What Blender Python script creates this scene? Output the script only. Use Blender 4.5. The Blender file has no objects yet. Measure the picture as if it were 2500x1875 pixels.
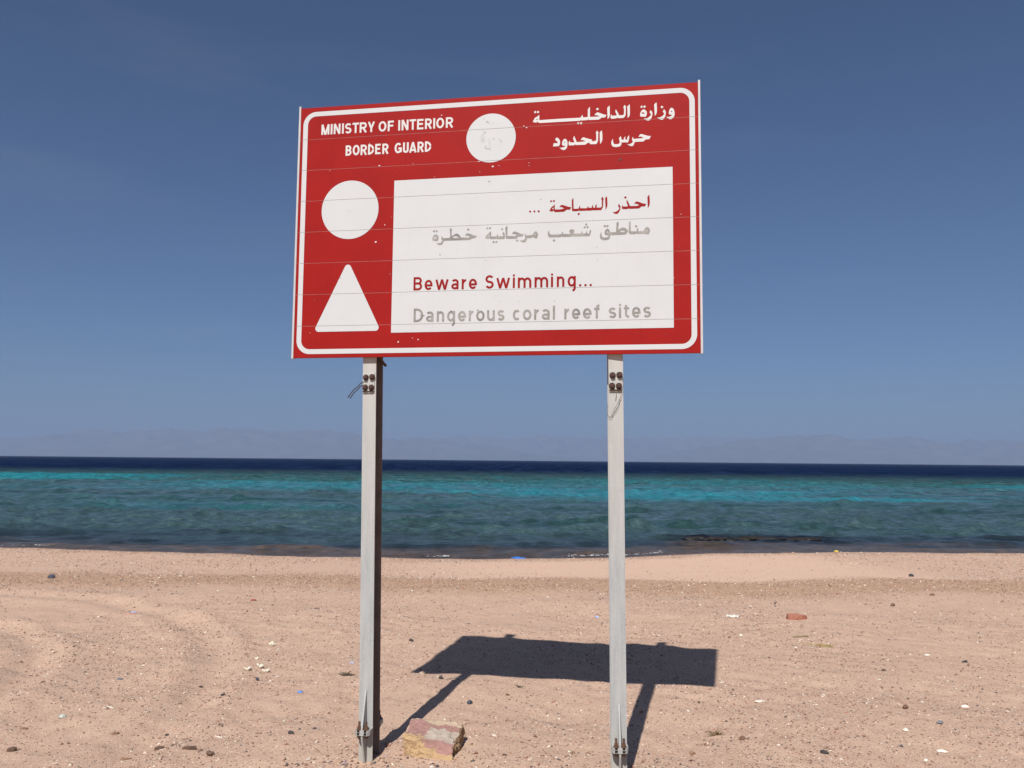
import bpy, bmesh, math, random
import numpy as np
from mathutils import Vector, Matrix, noise as mnoise
from mathutils.geometry import tessellate_polygon

# ------------------------------------------------------------------ camera
sc = bpy.context.scene
COL = sc.collection
cam_d = bpy.data.cameras.new('camera')
cam = bpy.data.objects.new('camera', cam_d)
COL.objects.link(cam)
sc.camera = cam
PITCH, ROLL = 0.0899, 0.0093
Fv = Vector((0, math.cos(PITCH), math.sin(PITCH)))
Rv = Vector((1, 0, 0)); Uv = Rv.cross(Fv)
R2 = Rv * math.cos(ROLL) + Uv * math.sin(ROLL)
U2 = -Rv * math.sin(ROLL) + Uv * math.cos(ROLL)
M = Matrix.Identity(4)
for i in range(3):
    M[i][0], M[i][1], M[i][2] = R2[i], U2[i], -Fv[i]
M[2][3] = 1.6
cam.matrix_world = M
cam_d.sensor_width = 36.0
cam_d.lens = 29.763
cam_d.clip_start = 0.05
cam_d.clip_end = 200000

# ------------------------------------------------------------------ sky and sun
SUN_TRAVEL = Vector((0.224, 0.866, -1.0)).normalized()
SUN_EL = math.asin(-SUN_TRAVEL.z)
SUN_AZ = math.atan2(-SUN_TRAVEL.x, -SUN_TRAVEL.y)
world = bpy.data.worlds.new('World')
sc.world = world
world.use_nodes = True
wn, wl = world.node_tree.nodes, world.node_tree.links
wn.clear()
sky = wn.new('ShaderNodeTexSky'); sky.sky_type = 'NISHITA'; sky.sun_disc = False
sky.sun_elevation = SUN_EL; sky.sun_rotation = SUN_AZ % (2 * math.pi)
sky.altitude = 2600; sky.air_density = 1.0; sky.dust_density = 10.0; sky.ozone_density = 8.0
# faint high cirrus, spread all over the sky
tc = wn.new('ShaderNodeTexCoord')
mp = wn.new('ShaderNodeMapping'); mp.inputs['Scale'].default_value = (1.2, 1.2, 7.0)
mp.inputs['Rotation'].default_value = (0.12, 0.30, 0.4)
cn = wn.new('ShaderNodeTexNoise'); cn.inputs['Scale'].default_value = 1.6
cn.inputs['Detail'].default_value = 7.0; cn.inputs['Roughness'].default_value = 0.55
cr = wn.new('ShaderNodeMapRange'); cr.inputs['From Min'].default_value = 0.56
cr.inputs['From Max'].default_value = 0.80; cr.inputs['To Max'].default_value = 0.10
mx = wn.new('ShaderNodeMix'); mx.data_type = 'RGBA'
mx.inputs['B'].default_value = (4.2, 4.6, 5.2, 1)
bg = wn.new('ShaderNodeBackground'); bg.inputs['Strength'].default_value = 0.063
wo = wn.new('ShaderNodeOutputWorld')
wl.new(tc.outputs['Generated'], mp.inputs['Vector']); wl.new(mp.outputs[0], cn.inputs['Vector'])
wl.new(cn.outputs['Fac'], cr.inputs['Value']); wl.new(cr.outputs[0], mx.inputs['Factor'])
wl.new(sky.outputs[0], mx.inputs['A']); wl.new(mx.outputs['Result'], bg.inputs['Color'])
wl.new(bg.outputs[0], wo.inputs[0])

sun_d = bpy.data.lights.new('sun', 'SUN')
sun_d.energy = 5.0; sun_d.angle = math.radians(0.53); sun_d.color = (1.0, 0.972, 0.94)
sun = bpy.data.objects.new('sun', sun_d); COL.objects.link(sun)
sun.rotation_euler = SUN_TRAVEL.to_track_quat('-Z', 'Y').to_euler()
sun.location = (0, 0, 50)
vs = sc.view_settings
vs.view_transform = 'Standard'; vs.look = 'None'; vs.exposure = 0.15; vs.gamma = 1.0
vs.use_curve_mapping = False

# ------------------------------------------------------------------ helpers
def tag(o, label=None, cat=None, group=None, kind=None):
    if label: o['label'] = label
    if cat: o['category'] = cat
    if group: o['group'] = group
    if kind: o['kind'] = kind
    return o

def link(name, me, parent=None, mat=None):
    o = bpy.data.objects.new(name, me)
    COL.objects.link(o)
    if parent is not None: o.parent = parent
    if mat is not None: me.materials.append(mat)
    return o

def np_mesh(name, V, F, smooth=True):
    """mesh from numpy arrays; F is (n,k) with constant k"""
    V = np.asarray(V, dtype=np.float32); F = np.asarray(F, dtype=np.int32)
    me = bpy.data.meshes.new(name)
    me.vertices.add(len(V)); me.vertices.foreach_set('co', V.ravel())
    k = F.shape[1]
    me.loops.add(F.size); me.loops.foreach_set('vertex_index', F.ravel())
    me.polygons.add(len(F))
    me.polygons.foreach_set('loop_start', np.arange(0, F.size, k, dtype=np.int32))
    me.polygons.foreach_set('use_smooth', np.full(len(F), smooth, dtype=bool))
    me.update(calc_edges=True); me.validate()
    return me

def fattr(me, name, vals):
    a = me.attributes.new(name, 'FLOAT', 'POINT')
    a.data.foreach_set('value', np.asarray(vals, dtype=np.float32))

def cattr(me, name, rgb):
    a = me.attributes.new(name, 'FLOAT_COLOR', 'POINT')
    rgb = np.asarray(rgb, dtype=np.float32)
    a.data.foreach_set('color', np.concatenate([rgb, np.ones((len(rgb), 1), np.float32)], 1).ravel())

def bm_link(name, bm, parent=None, mat=None, smooth=False):
    me = bpy.data.meshes.new(name)
    bmesh.ops.recalc_face_normals(bm, faces=bm.faces)
    bm.to_mesh(me); bm.free()
    if smooth:
        me.polygons.foreach_set('use_smooth', [True] * len(me.polygons))
    return link(name, me, parent, mat)

def box(bm, x0, x1, y0, y1, z0, z1, bevel=0.0, mtx=None):
    g = bmesh.ops.create_cube(bm, size=1.0)['verts']
    T = Matrix.Translation(((x0 + x1) / 2, (y0 + y1) / 2, (z0 + z1) / 2)) @ Matrix.Diagonal((x1 - x0, y1 - y0, z1 - z0, 1))
    bmesh.ops.transform(bm, matrix=T, verts=g)
    if bevel:
        es = list({e for v in g for e in v.link_edges})
        r = bmesh.ops.bevel(bm, geom=es, offset=bevel, segments=2, affect='EDGES', profile=0.5)
        g = list({v for f in r['faces'] for v in f.verts} | {v for v in g if v.is_valid})
    if mtx is not None:
        bmesh.ops.transform(bm, matrix=mtx, verts=g)
    return g

def prism(bm, pts, y0, y1):
    """extrude a polygon given in (x,z) along y"""
    a = [bm.verts.new((x, y0, z)) for x, z in pts]
    b = [bm.verts.new((x, y1, z)) for x, z in pts]
    n = len(pts)
    bm.faces.new(a); bm.faces.new(b[::-1])
    for i in range(n):
        bm.faces.new((a[i], b[i], b[(i + 1) % n], a[(i + 1) % n]))

def cyl(bm, p0, p1, r0, r1=None, seg=12):
    r1 = r0 if r1 is None else r1
    p0, p1 = Vector(p0), Vector(p1); d = p1 - p0
    g = bmesh.ops.create_cone(bm, cap_ends=True, segments=seg, radius1=r0, radius2=r1, depth=d.length)['verts']
    bmesh.ops.transform(bm, matrix=Matrix.Translation((p0 + p1) / 2) @ d.to_track_quat('Z', 'Y').to_matrix().to_4x4(), verts=g)
    return g

def tube(bm, pts, r, seg=6):
    pts = [Vector(p) for p in pts]; rings = []
    for i, p in enumerate(pts):
        t = (pts[min(i + 1, len(pts) - 1)] - pts[max(i - 1, 0)]).normalized()
        a = t.orthogonal().normalized() if not rings else (rings[-1][1] - t * rings[-1][1].dot(t)).normalized()
        b = t.cross(a)
        rr = r[i] if isinstance(r, (list, tuple)) else r
        rings.append(([bm.verts.new(p + (a * math.cos(2 * math.pi * k / seg) + b * math.sin(2 * math.pi * k / seg)) * rr) for k in range(seg)], a))
    for i in range(len(rings) - 1):
        A, B = rings[i][0], rings[i + 1][0]
        for k in range(seg):
            bm.faces.new((A[k], A[(k + 1) % seg], B[(k + 1) % seg], B[k]))
    bm.faces.new(rings[0][0][::-1]); bm.faces.new(rings[-1][0])

class NT:
    """small node-tree builder"""
    def __init__(s, name):
        s.m = bpy.data.materials.new(name); s.m.use_nodes = True
        s.n, s.l = s.m.node_tree.nodes, s.m.node_tree.links
        s.p = s.n['Principled BSDF']
    def new(s, t, **kw):
        nd = s.n.new('ShaderNode' + t)
        for k, v in kw.items():
            if hasattr(nd, k) and not k[0].isupper(): setattr(nd, k, v)
            else: nd.inputs[k.replace('_', ' ')].default_value = v
        return nd
    def link(s, a, b): s.l.new(a, b)
    def coord(s, which='Object', scale=None):
        t = s.new('TexCoord')
        if scale is None: return t.outputs[which]
        mpn = s.new('Mapping'); mpn.inputs['Scale'].default_value = scale
        s.link(t.outputs[which], mpn.inputs['Vector']); return mpn.outputs[0]
    def noise(s, vec, scale, detail=4.0, rough=0.55):
        nd = s.new('TexNoise', Scale=scale, Detail=detail, Roughness=rough)
        s.link(vec, nd.inputs['Vector']); return nd.outputs['Fac']
    def range(s, v, a, b, c=0.0, d=1.0):
        nd = s.new('MapRange'); i = nd.inputs
        i['From Min'].default_value, i['From Max'].default_value, i['To Min'].default_value, i['To Max'].default_value = a, b, c, d
        s.link(v, i['Value']); return nd.outputs[0]
    def mix(s, fac, a, b, mode='MIX'):
        nd = s.new('Mix', data_type='RGBA', blend_type=mode)
        for k, v in (('Factor', fac), ('A', a), ('B', b)):
            if isinstance(v, (float, int)): nd.inputs[k].default_value = v
            elif isinstance(v, tuple): nd.inputs[k].default_value = (*v, 1) if len(v) == 3 else v
            else: s.link(v, nd.inputs[k])
        return nd.outputs['Result']
    def math(s, op, a, b=0.0):
        nd = s.new('Math', operation=op)
        for k, v in ((0, a), (1, b)):
            if isinstance(v, (float, int)): nd.inputs[k].default_value = v
            else: s.link(v, nd.inputs[k])
        return nd.outputs[0]
    def attr(s, name, out='Fac'):
        nd = s.new('Attribute', attribute_name=name); return nd.outputs[out]
    def bump(s, h, strength, dist, prev=None):
        nd = s.new('Bump', Strength=strength, Distance=dist)
        s.link(h, nd.inputs['Height'])
        if prev is not None: s.link(prev, nd.inputs['Normal'])
        return nd.outputs[0]
    def set(s, **kw):
        for k, v in kw.items():
            i = s.p.inputs[k.replace('_', ' ')]
            if isinstance(v, (float, int)): i.default_value = v
            elif isinstance(v, tuple): i.default_value = (*v, 1) if len(v) == 3 else v
            else: s.link(v, i)
        return s.m

def simple_mat(name, col, col2, scale=30.0, rough=0.8, bump=0.0, bscale=None, metal=0.0, detail=5.0):
    t = NT(name); v = t.coord()
    n = t.noise(v, scale, detail)
    c = t.mix(t.range(n, 0.35, 0.65), col, col2)
    kw = dict(Base_Color=c, Roughness=rough, Metallic=metal)
    if bump:
        kw['Normal'] = t.bump(t.noise(v, bscale or scale * 2, 6), 0.8, bump)
    return t.set(**kw)

def sines(seed, n, lo, hi, amp_pow=1.0, aniso=None):
    """random plane waves: list of (kx, ky, phase, amp); lo..hi are wavelengths"""
    r = np.random.RandomState(seed); out = []
    for _ in range(n):
        lam = math.exp(r.uniform(math.log(lo), math.log(hi)))
        a = r.uniform(0, 2 * math.pi) if aniso is None else r.normal(math.pi / 2, aniso)
        k = 2 * math.pi / lam
        out.append((k * math.cos(a), k * math.sin(a), r.uniform(0, 2 * math.pi), (lam / hi) ** amp_pow, lam))
    return out
def eval_sines(S, x, y):
    h = np.zeros(np.broadcast(x, y).shape); e = 0.0
    for kx, ky, ph, a, _ in S:
        h += a * np.sin(kx * x + ky * y + ph); e += a * a / 2
    return h / math.sqrt(e)

# ------------------------------------------------------------------ ground shape
SEA_Z = -0.45
SX = [-3000, -30, -11.6, -8.5, -5.2, -3.2, -1.8, 0, 1.7, 2.8, 3.8, 5.4, 7.2, 11.8, 30, 3000]
SY = [24, 19.9, 19.3, 18.8, 18.2, 18.0, 17.85, 17.95, 18.2, 18.65, 19.1, 19.65, 19.9, 20.1, 20.6, 26]
G1 = sines(3, 26, 0.45, 2.6, 0.9); G2 = sines(4, 26, 0.10, 0.35, 0.8); G3 = sines(5, 24, 0.8, 5.0, 0.5)
WAVY = sines(6, 10, 1.2, 8.0, 0.6)
def shore(x): return np.interp(x, SX, SY) + 0.06 * np.sin(x * 1.7) + 0.04 * np.sin(x * 4.1 + 1)
def height(x, y):
    x = np.asarray(x, float); y = np.asarray(y, float)
    S = shore(x)
    t = np.clip((y - 10.0) / (S - 10.0), 0, None)
    z = np.where(t < 0.5, SEA_Z * t * t * (3 - 2 * t), np.where(t < 1, SEA_Z * t, SEA_Z - 0.07 * (y - S)))
    z = np.maximum(z, -3.2)
    near = np.clip(1 - np.abs(x) / 60, 0, 1) * np.clip((S - 1.2 - y) / 3, 0, 1)
    rough = np.clip((12.5 - y) / 2.5, 0.25, 1)
    z = z + near * rough * (0.0105 * eval_sines(G1, x, y) + 0.0032 * eval_sines(G2, x, y))
    # old wheel ruts curving over the sand on the left
    for cx, cy, rr, dep in ((-6.4, 5.2, 3.05, 0.030), (-6.4, 5.2, 4.35, 0.026)):
        d = np.hypot(x - cx, (y - cy) * 0.9) - rr
        z = z - near * dep * (np.exp(-(d / 0.13) ** 2) - 0.6 * np.exp(-((np.abs(d) - 0.24) / 0.10) ** 2)) * np.clip((x + 8) / 2, 0, 1)
    return z
def gz(x, y): return float(height(x, y))

# ------------------------------------------------------------------ sand
def sand_material():
    t = NT('sand')
    v = t.coord('Object')
    big = t.noise(v, 0.55, 5); mid = t.noise(v, 7.0, 6, 0.6); fine = t.noise(v, 170.0, 5, 0.7)
    c = t.mix(t.range(big, 0.38, 0.64), (0.585, 0.398, 0.288), (0.540, 0.370, 0.270))
    c = t.mix(t.range(mid, 0.35, 0.70, 0.0, 0.55), c, (0.455, 0.298, 0.208))
    c = t.mix(t.math('MULTIPLY', t.attr('smooth_sand'), 0.85), c, (0.690, 0.465, 0.335))
    c = t.mix(t.math('MULTIPLY', t.attr('berm'), t.range(mid, 0.2, 0.6, 0.55, 1.0)), c, (0.420, 0.250, 0.148))
    c = t.mix(t.math('MULTIPLY', t.attr('wet'), 0.9), c, (0.150, 0.095, 0.065))
    # grain: dark and pale flecks
    vor = t.new('TexVoronoi', Scale=95.0, Randomness=1.0); t.link(v, vor.inputs['Vector'])
    sep = t.new('SeparateColor'); t.link(vor.outputs['Color'], sep.inputs[0])
    inner = t.range(vor.outputs['Distance'], 0.30, 0.42, 1.0, 0.0)
    rough_zone = t.range(t.attr('smooth_sand'), 0.0, 1.0, 1.0, 0.15)
    dark = t.math('MULTIPLY', t.math('MULTIPLY', t.math('GREATER_THAN', sep.outputs[0], 0.80), inner), rough_zone)
    pale = t.math('MULTIPLY', t.math('MULTIPLY', t.math('LESS_THAN', sep.outputs[0], 0.10), inner), rough_zone)
    c = t.mix(t.math('MULTIPLY', dark, 0.75), c, (0.165, 0.095, 0.070))
    c = t.mix(t.math('MULTIPLY', pale, 0.75), c, (0.80, 0.68, 0.55))
    c = t.mix(t.range(fine, 0.3, 0.7, 0.0, 0.45), c, (0.480, 0.315, 0.220))
    n1 = t.bump(t.noise(v, 34.0, 6, 0.65), 0.75, 0.010)
    n2 = t.bump(fine, 0.7, 0.0035, n1)
    n3 = t.bump(t.math('MULTIPLY', inner, rough_zone), 0.6, 0.0022, n2)
    return t.set(Base_Color=c, Roughness=t.range(t.attr('wet'), 0, 1, 0.95, 0.45), Normal=n3, Specular_IOR_Level=0.25)

def axis(parts):
    out = [parts[0][0]]
    for a, b, st in parts:
        n = max(1, int(round((b - a) / st)))
        out += list(np.linspace(a, b, n + 1)[1:])
    return np.array(out)
def geo(a, b, n): return list(np.exp(np.linspace(math.log(a), math.log(b), n)))
xs = axis([(-16, -5, 0.11), (-5, 5, 0.04), (5, 16, 0.11)])
g = np.array(geo(16.6, 3000, 30)); xs = np.concatenate([-g[::-1], xs, g])
ys = axis([(-6, 3.4, 0.35), (3.4, 9.0, 0.04), (9.0, 20.5, 0.09), (20.5, 60, 1.2)])
ys = np.concatenate([-np.array(geo(6.6, 3000, 25))[::-1], ys])
XX, YY = np.meshgrid(xs, ys)
ZZ = height(XX, YY)
nx, ny = len(xs), len(ys)
idx = np.arange(nx * ny).reshape(ny, nx)
Fq = np.stack([idx[:-1, :-1], idx[:-1, 1:], idx[1:, 1:], idx[1:, :-1]], -1).reshape(-1, 4)
gm = np_mesh('sand', np.stack([XX, YY, ZZ], -1).reshape(-1, 3), Fq)
def sstep(a, b, v):
    t = np.clip((v - a) / (b - a), 0, 1); return t * t * (3 - 2 * t)
def berm_mask(x, y):
    yy = y + 0.22 * eval_sines(WAVY, x, y * 0.3)
    return sstep(10.2, 11.2, yy) * (1 - sstep(12.1, 12.75, yy)) * 0.9
def smooth_mask(x, y):
    yy = y + 0.35 * eval_sines(WAVY, x, y * 0.3)
    m = sstep(12.2, 13.0, yy) * (1 - sstep(-1.6, -0.5, y - shore(x) + 0.2 * eval_sines(G3, x, y)))
    return m * (0.35 + 0.65 * sstep(-3.0, 0.5, x) * (1 - sstep(5.5, 7.5, x)))
fattr(gm, 'berm', berm_mask(XX, YY).ravel())
fattr(gm, 'smooth_sand', smooth_mask(XX, YY).ravel())
fattr(gm, 'wet', sstep(-0.30, -0.02, YY - shore(XX)).ravel())
beach = link('beach', gm, None, sand_material()); tag(beach, kind='structure')

# ------------------------------------------------------------------ loose pebbles, grit and shell bits (uncountable)
def pebble_field(name, n_try, seed, region, size_fn, dens_fn, palette, weights, mat, flat=(0.45, 0.8), tiny=False):
    r = np.random.RandomState(seed)
    xa, xb, ya, yb = region
    # spread evenly over the ground but thinner with distance, where they are too small to see
    y = ya + (yb - ya) * r.rand(n_try) ** 1.5
    half = np.minimum(0.75 * y + 1.2, xb)
    x = (r.rand(n_try) * 2 - 1) * half
    keep = r.rand(n_try) < dens_fn(x, y, r)
    x, y = x[keep], y[keep]; n = len(x)
    s = size_fn(n, r, y)
    z = height(x, y)
    base = np.array([(1, 0, 0), (0, 1, 0), (-1, 0, 0), (0, -1, 0), (0, 0, 1), (0, 0, -1), (.62, .62, .45), (-.62, .62, .4), (-.6, -.62, .5), (.62, -.6, .42)], float)
    faces = np.array([(4, 6, 7), (4, 7, 8), (4, 8, 9), (4, 9, 6), (6, 0, 1), (6, 1, 7), (7, 1, 2), (7, 2, 8), (8, 2, 3), (8, 3, 9), (9, 3, 0), (9, 0, 6)])
    if tiny:
        base = np.array([(1, 0, -.2), (.31, .95, -.2), (-.81, .59, -.2), (-.81, -.59, -.2), (.31, -.95, -.2), (0.1, 0, .9)], float)
        faces = np.array([(0, 1, 5), (1, 2, 5), (2, 3, 5), (3, 4, 5), (4, 0, 5)])
    nb = len(base)
    V = base[None] * (1 + r.uniform(-.28, .28, (n, nb, 1)))
    ax = np.stack([r.uniform(0.75, 1.5, n), r.uniform(0.6, 1.0, n), r.uniform(*flat, n)], -1)
    V = V * ax[:, None, :] * s[:, None, None]
    a = r.uniform(0, 2 * np.pi, n); ca, sa = np.cos(a)[:, None], np.sin(a)[:, None]
    tx = r.normal(0, .22, n)[:, None]
    X = V[..., 0] * ca - V[..., 1] * sa; Y = V[..., 0] * sa + V[..., 1] * ca
    Z = V[..., 2] + tx * V[..., 0]
    P = np.stack([X + x[:, None], Y + y[:, None], Z + (z + s * ax[:, 2] * 0.25)[:, None]], -1)
    Fp = (faces[None] + (np.arange(n) * nb)[:, None, None]).reshape(-1, 3)
    me = np_mesh(name, P.reshape(-1, 3), Fp, smooth=False)
    pal = np.array(palette); pi = r.choice(len(pal), n, p=np.array(weights) / sum(weights))
    colr = pal[pi] * r.uniform(0.75, 1.2, (n, 1))
    cattr(me, 'tint', np.repeat(colr, nb, 0))
    o = link(name, me, None, mat)
    return o

def tint_mat(name, rough=0.85):
    t = NT(name)
    n = t.noise(t.coord('Object'), 240.0, 3)
    c = t.mix(t.range(n, 0.3, 0.7, 0.0, 0.35), t.attr('tint', 'Color'), (0.30, 0.20, 0.14))
    return t.set(Base_Color=c, Roughness=rough, Specular_IOR_Level=0.3)
PEB = tint_mat('pebble_mix')
PAL = [(0.44, 0.28, 0.19), (0.30, 0.17, 0.11), (0.19, 0.105, 0.075), (0.085, 0.062, 0.055), (0.060, 0.062, 0.075), (0.60, 0.47, 0.36), (0.74, 0.65, 0.54), (0.33, 0.125, 0.085)]
PW = [14, 30, 30, 8, 4, 11, 8, 4]
def dens_main(x, y, r):
    n = eval_sines(G3, x, y)
    d = 0.58 + 0.24 * n
    d = d * (1 - 0.93 * smooth_mask(x, y)) + 0.8 * berm_mask(x, y)
    d = d + 0.75 * np.exp(-((y - shore(x) + 0.45) / 0.35) ** 2)          # tide line
    d = np.where(y > shore(x) - 0.08, 0, d)
    return np.clip(d, 0.02, 1)
def size_small(n, r, y): return np.clip(np.exp(r.normal(math.log(0.0036), 0.40, n)), 0.0016, 0.012) * np.clip(0.75 + y / 14, 1, 2.2)
def size_mid(n, r, y): return np.clip(np.exp(r.normal(math.log(0.0056), 0.34, n)), 0.004, 0.020) * np.clip(0.8 + y / 30, 0.95, 1.5)
tag(pebble_field('grit', 300000, 11, (-9, 13, 3.9, 19.9), size_small, dens_main, PAL, PW, PEB, tiny=True),
    'fine brown and cream grit strewn over the pink sand', 'grit', kind='stuff')
tag(pebble_field('pebbles', 7000, 12, (-9, 13, 3.9, 19.9), size_mid, lambda x, y, r: dens_main(x, y, r) * 0.8, PAL, [18, 26, 26, 9, 5, 10, 6, 5], PEB),
    'small dark and pale pebbles scattered across the beach', 'pebbles', kind='stuff')
# gravel heaped at the foot of the two posts
def dens_post(x, y, r):
    d1 = np.hypot(x + 0.80, (y - 4.55) * 1.1); d2 = np.hypot(x - 0.45, (y - 4.4) * 1.1)
    return np.clip(np.exp(-(d1 / 0.42) ** 2) + np.exp(-(d2 / 0.40) ** 2), 0, 1)
tag(pebble_field('gravel', 26000, 13, (-9, 13, 3.9, 5.6), lambda n, r, y: np.clip(np.exp(r.normal(math.log(0.0062), 0.4, n)), 0.003, 0.018), dens_post,
    PAL + [(0.36, 0.26, 0.25)], [16, 18, 14, 7, 6, 20, 12, 5, 14], PEB),
    'mixed gravel heaped around the feet of the sign posts', 'gravel', kind='stuff')
# dark dry seaweed crumbs in drifts
def dens_crumb(x, y, r):
    d = np.zeros_like(x)
    for cx, cy, rr in ((-6.4, 5.2, 3.15), (-6.4, 5.2, 4.5)):
        q = np.hypot(x - cx, (y - cy) * 0.9) - rr
        d = d + np.exp(-(q / 0.2) ** 2) * (y > 5.6) * (0.5 + 0.5 * eval_sines(G3, x * 1.4, y * 1.4))
    d = d + 0.55 * np.exp(-((y - 12.55 - 0.18 * eval_sines(WAVY, x, y * 0.1)) / 0.16) ** 2) * (0.5 + 0.6 * eval_sines(G3, x, y))
    d = d + 0.5 * np.exp(-((y - 15.2) / 1.1) ** 2) * ((x > 6.5) | (x < -4)) * (eval_sines(WAVY, x, y) > 0.5)
    return np.clip(d, 0, 1)
tag(pebble_field('seaweed_crumbs', 40000, 14, (-9, 13, 4.2, 17.2), lambda n, r, y: np.clip(np.exp(r.normal(math.log(0.006), 0.4, n)), 0.003, 0.018) * np.clip(y / 9, 0.8, 1.6), dens_crumb,
    [(0.15, 0.10, 0.075), (0.09, 0.065, 0.05), (0.24, 0.16, 0.12)], [5, 4, 4], PEB, flat=(0.3, 0.5)),
    'dark crumbs of dry seaweed lying in drifts on the sand', 'seaweed', kind='stuff')

# ------------------------------------------------------------------ sea
def sea_material():
    t = NT('sea_water')
    v = t.coord('Object', (0.85, 1.0, 1.0))
    c = t.attr('body', 'Color')
    # streaks and chop: wave shading and sky reflection painted as colour, longer farther out
    pos = t.new('SeparateXYZ'); t.link(t.coord('Object'), pos.inputs[0]); Y = pos.outputs['Y']
    lanes = t.noise(t.coord('Object', (0.22, 0.30, 1.0)), 1.0, 9, 0.66)
    c = t.mix(t.range(lanes, 0.48, 0.34, 0.0, 0.32), c, t.mix(0.60, c, (0.003, 0.014, 0.016)))
    c = t.mix(t.range(lanes, 0.54, 0.68, 0.0, 0.30), c, t.mix(1.0, c, (1.7, 1.6, 1.55), 'MULTIPLY'))
    ch1 = t.noise(t.coord('Object', (3.8, 2.3, 1.0)), 1.0, 5, 0.60)
    ch2 = t.noise(t.coord('Object', (2.0, 0.55, 1.0)), 1.0, 5, 0.60)
    ch3 = t.noise(t.coord('Object', (0.55, 0.05, 1.0)), 1.0, 5, 0.60)
    fm = t.new('Mix', data_type='FLOAT'); t.link(t.range(Y, 30.0, 55.0), fm.inputs[0]); t.link(ch1, fm.inputs[2]); t.link(ch2, fm.inputs[3])
    fm2 = t.new('Mix', data_type='FLOAT'); t.link(t.range(Y, 85.0, 150.0), fm2.inputs[0]); t.link(fm.outputs[0], fm2.inputs[2]); t.link(ch3, fm2.inputs[3])
    chop = fm2.outputs[0]
    c = t.mix(t.range(chop, 0.49, 0.38, 0.0, 0.50), c, t.mix(0.62, c, (0.003, 0.010, 0.014)))
    c = t.mix(t.range(chop, 0.53, 0.66, 0.0, 0.50), c, t.mix(1.0, c, (1.9, 1.75, 1.7), 'MULTIPLY'))
    spec = t.math('MULTIPLY', t.range(Y, 24.0, 75.0, 0.26, 0.0), t.range(Y, 20.0, 32.0, 0.3, 1.0))
    c = t.mix(t.math('MULTIPLY', t.range(Y, 90.0, 150.0), t.range(ch3, 0.50, 0.64, 0.0, 0.8)), c, (0.016, 0.034, 0.078))
    w1 = t.noise(v, 1.5, 7, 0.62); w2 = t.noise(v, 7.0, 5, 0.6)
    nb = t.bump(w1, 1.0, 0.30); nb = t.bump(w2, 0.8, 0.05, nb)
    return t.set(Base_Color=c, Roughness=0.14, IOR=1.333, Specular_IOR_Level=spec, Normal=nb)

ry = np.concatenate([np.array(geo(15.5, 300, 640)), np.array(geo(306, 40000, 60))])
ss = np.linspace(-1, 1, 641)
YY2 = np.repeat(ry[:, None], len(ss), 1)
XX2 = ss[None] * (ry[:, None] * 0.95 + 9.0)
SW = sines(21, 80, 0.40, 2.8, 0.70, aniso=0.50)
spacing = np.gradient(ry)[:, None]
Hs = np.zeros_like(XX2); en = 0
for kx, ky, ph, a, lam in SW:
    Hs += a * np.sin(kx * XX2 + ky * YY2 + ph) * np.clip((lam / spacing - 2.2) / 2.0, 0, 1); en += a * a / 2
Hs /= math.sqrt(en)
Hs = Hs + 0.25 * (Hs ** 2 - 0.5)                                    # sharper crests
off = YY2 - shore(XX2)
amp = 0.042 * np.clip(0.12 + off / 7.0, 0.12, 1.0)
# small breakers rolling in at the edge
brk = 0.035 * np.exp(-((off - 0.75 - 0.25 * np.sin(XX2 * 0.9)) / 0.22) ** 2) * (0.55 + 0.45 * np.sin(XX2 * 0.55 + 1.2))
brk += 0.05 * np.exp(-((off - 2.3 - 0.3 * np.sin(XX2 * 0.5 + 2)) / 0.42) ** 2) * np.clip(np.sin(XX2 * 0.42 + 2.2), 0, 1)
Zs = SEA_Z + amp * Hs + brk
ny2, nx2 = YY2.shape
idx = np.arange(nx2 * ny2).reshape(ny2, nx2)
Fq = np.stack([idx[:-1, :-1], idx[:-1, 1:], idx[1:, 1:], idx[1:, :-1]], -1).reshape(-1, 4)
sm = np_mesh('sea', np.stack([XX2, YY2, Zs], -1).reshape(-1, 3), Fq)
# colour of the water body: reef flat, pale sand patches, deep water
B1 = sines(31, 22, 2.0, 26.0, 0.6, aniso=0.35); B2 = sines(32, 22, 1.0, 9.0, 0.6, aniso=0.45)
def lerp(a, b, t): return a + (b - a) * t[..., None]
nbig = eval_sines(B1, XX2 * 0.35, YY2); nsm = eval_sines(B2, XX2 * 0.3, YY2)
shallow = np.array((0.085, 0.062, 0.048)); slate = np.array((0.016, 0.026, 0.032)); reef = np.array((0.042, 0.080, 0.086))
turq = np.array((0.022, 0.170, 0.205)); deep = np.array((0.003, 0.010, 0.040)); weed_c = np.array((0.012, 0.045, 0.040))
c = np.broadcast_to(shallow, XX2.shape + (3,)).copy()
c = lerp(c, np.broadcast_to(slate, c.shape), sstep(0.9, 2.4, off + 0.5 * nsm))
c = lerp(c, np.broadcast_to(reef, c.shape), sstep(2.0, 6.5, off + 0.8 * nsm))
c = lerp(c, np.broadcast_to(weed_c, c.shape), 0.6 * sstep(0.3, 1.3, nsm) * sstep(4, 8, off))
def patch(x0, x1, y0, y1, fx, fy):
    yy = YY2 + 1.2 * nsm * (YY2 / 60); xx = XX2 + 3 * nbig
    return sstep(x0 - fx, x0 + fx, xx) * (1 - sstep(x1 - fx, x1 + fx, xx)) * sstep(y0 - fy, y0 + fy, yy) * (1 - sstep(y1 - fy, y1 + fy, yy))
tq = patch(-400, -38, 74, 104, 6, 5)
tq = np.maximum(tq, 0.85 * patch(-29, 3, 56, 78, 7, 6) * np.clip(0.85 + 0.2 * nsm, 0, 1))
tq = np.maximum(tq, patch(-2, 21, 45, 62, 5, 3))
tq = np.maximum(tq, 0.75 * patch(0, 33, 62, 100, 6, 6) * np.clip(0.6 + 0.35 * nsm, 0, 1))
tq = np.maximum(tq, 0.75 * patch(40, 400, 66, 86, 5, 5))
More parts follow.
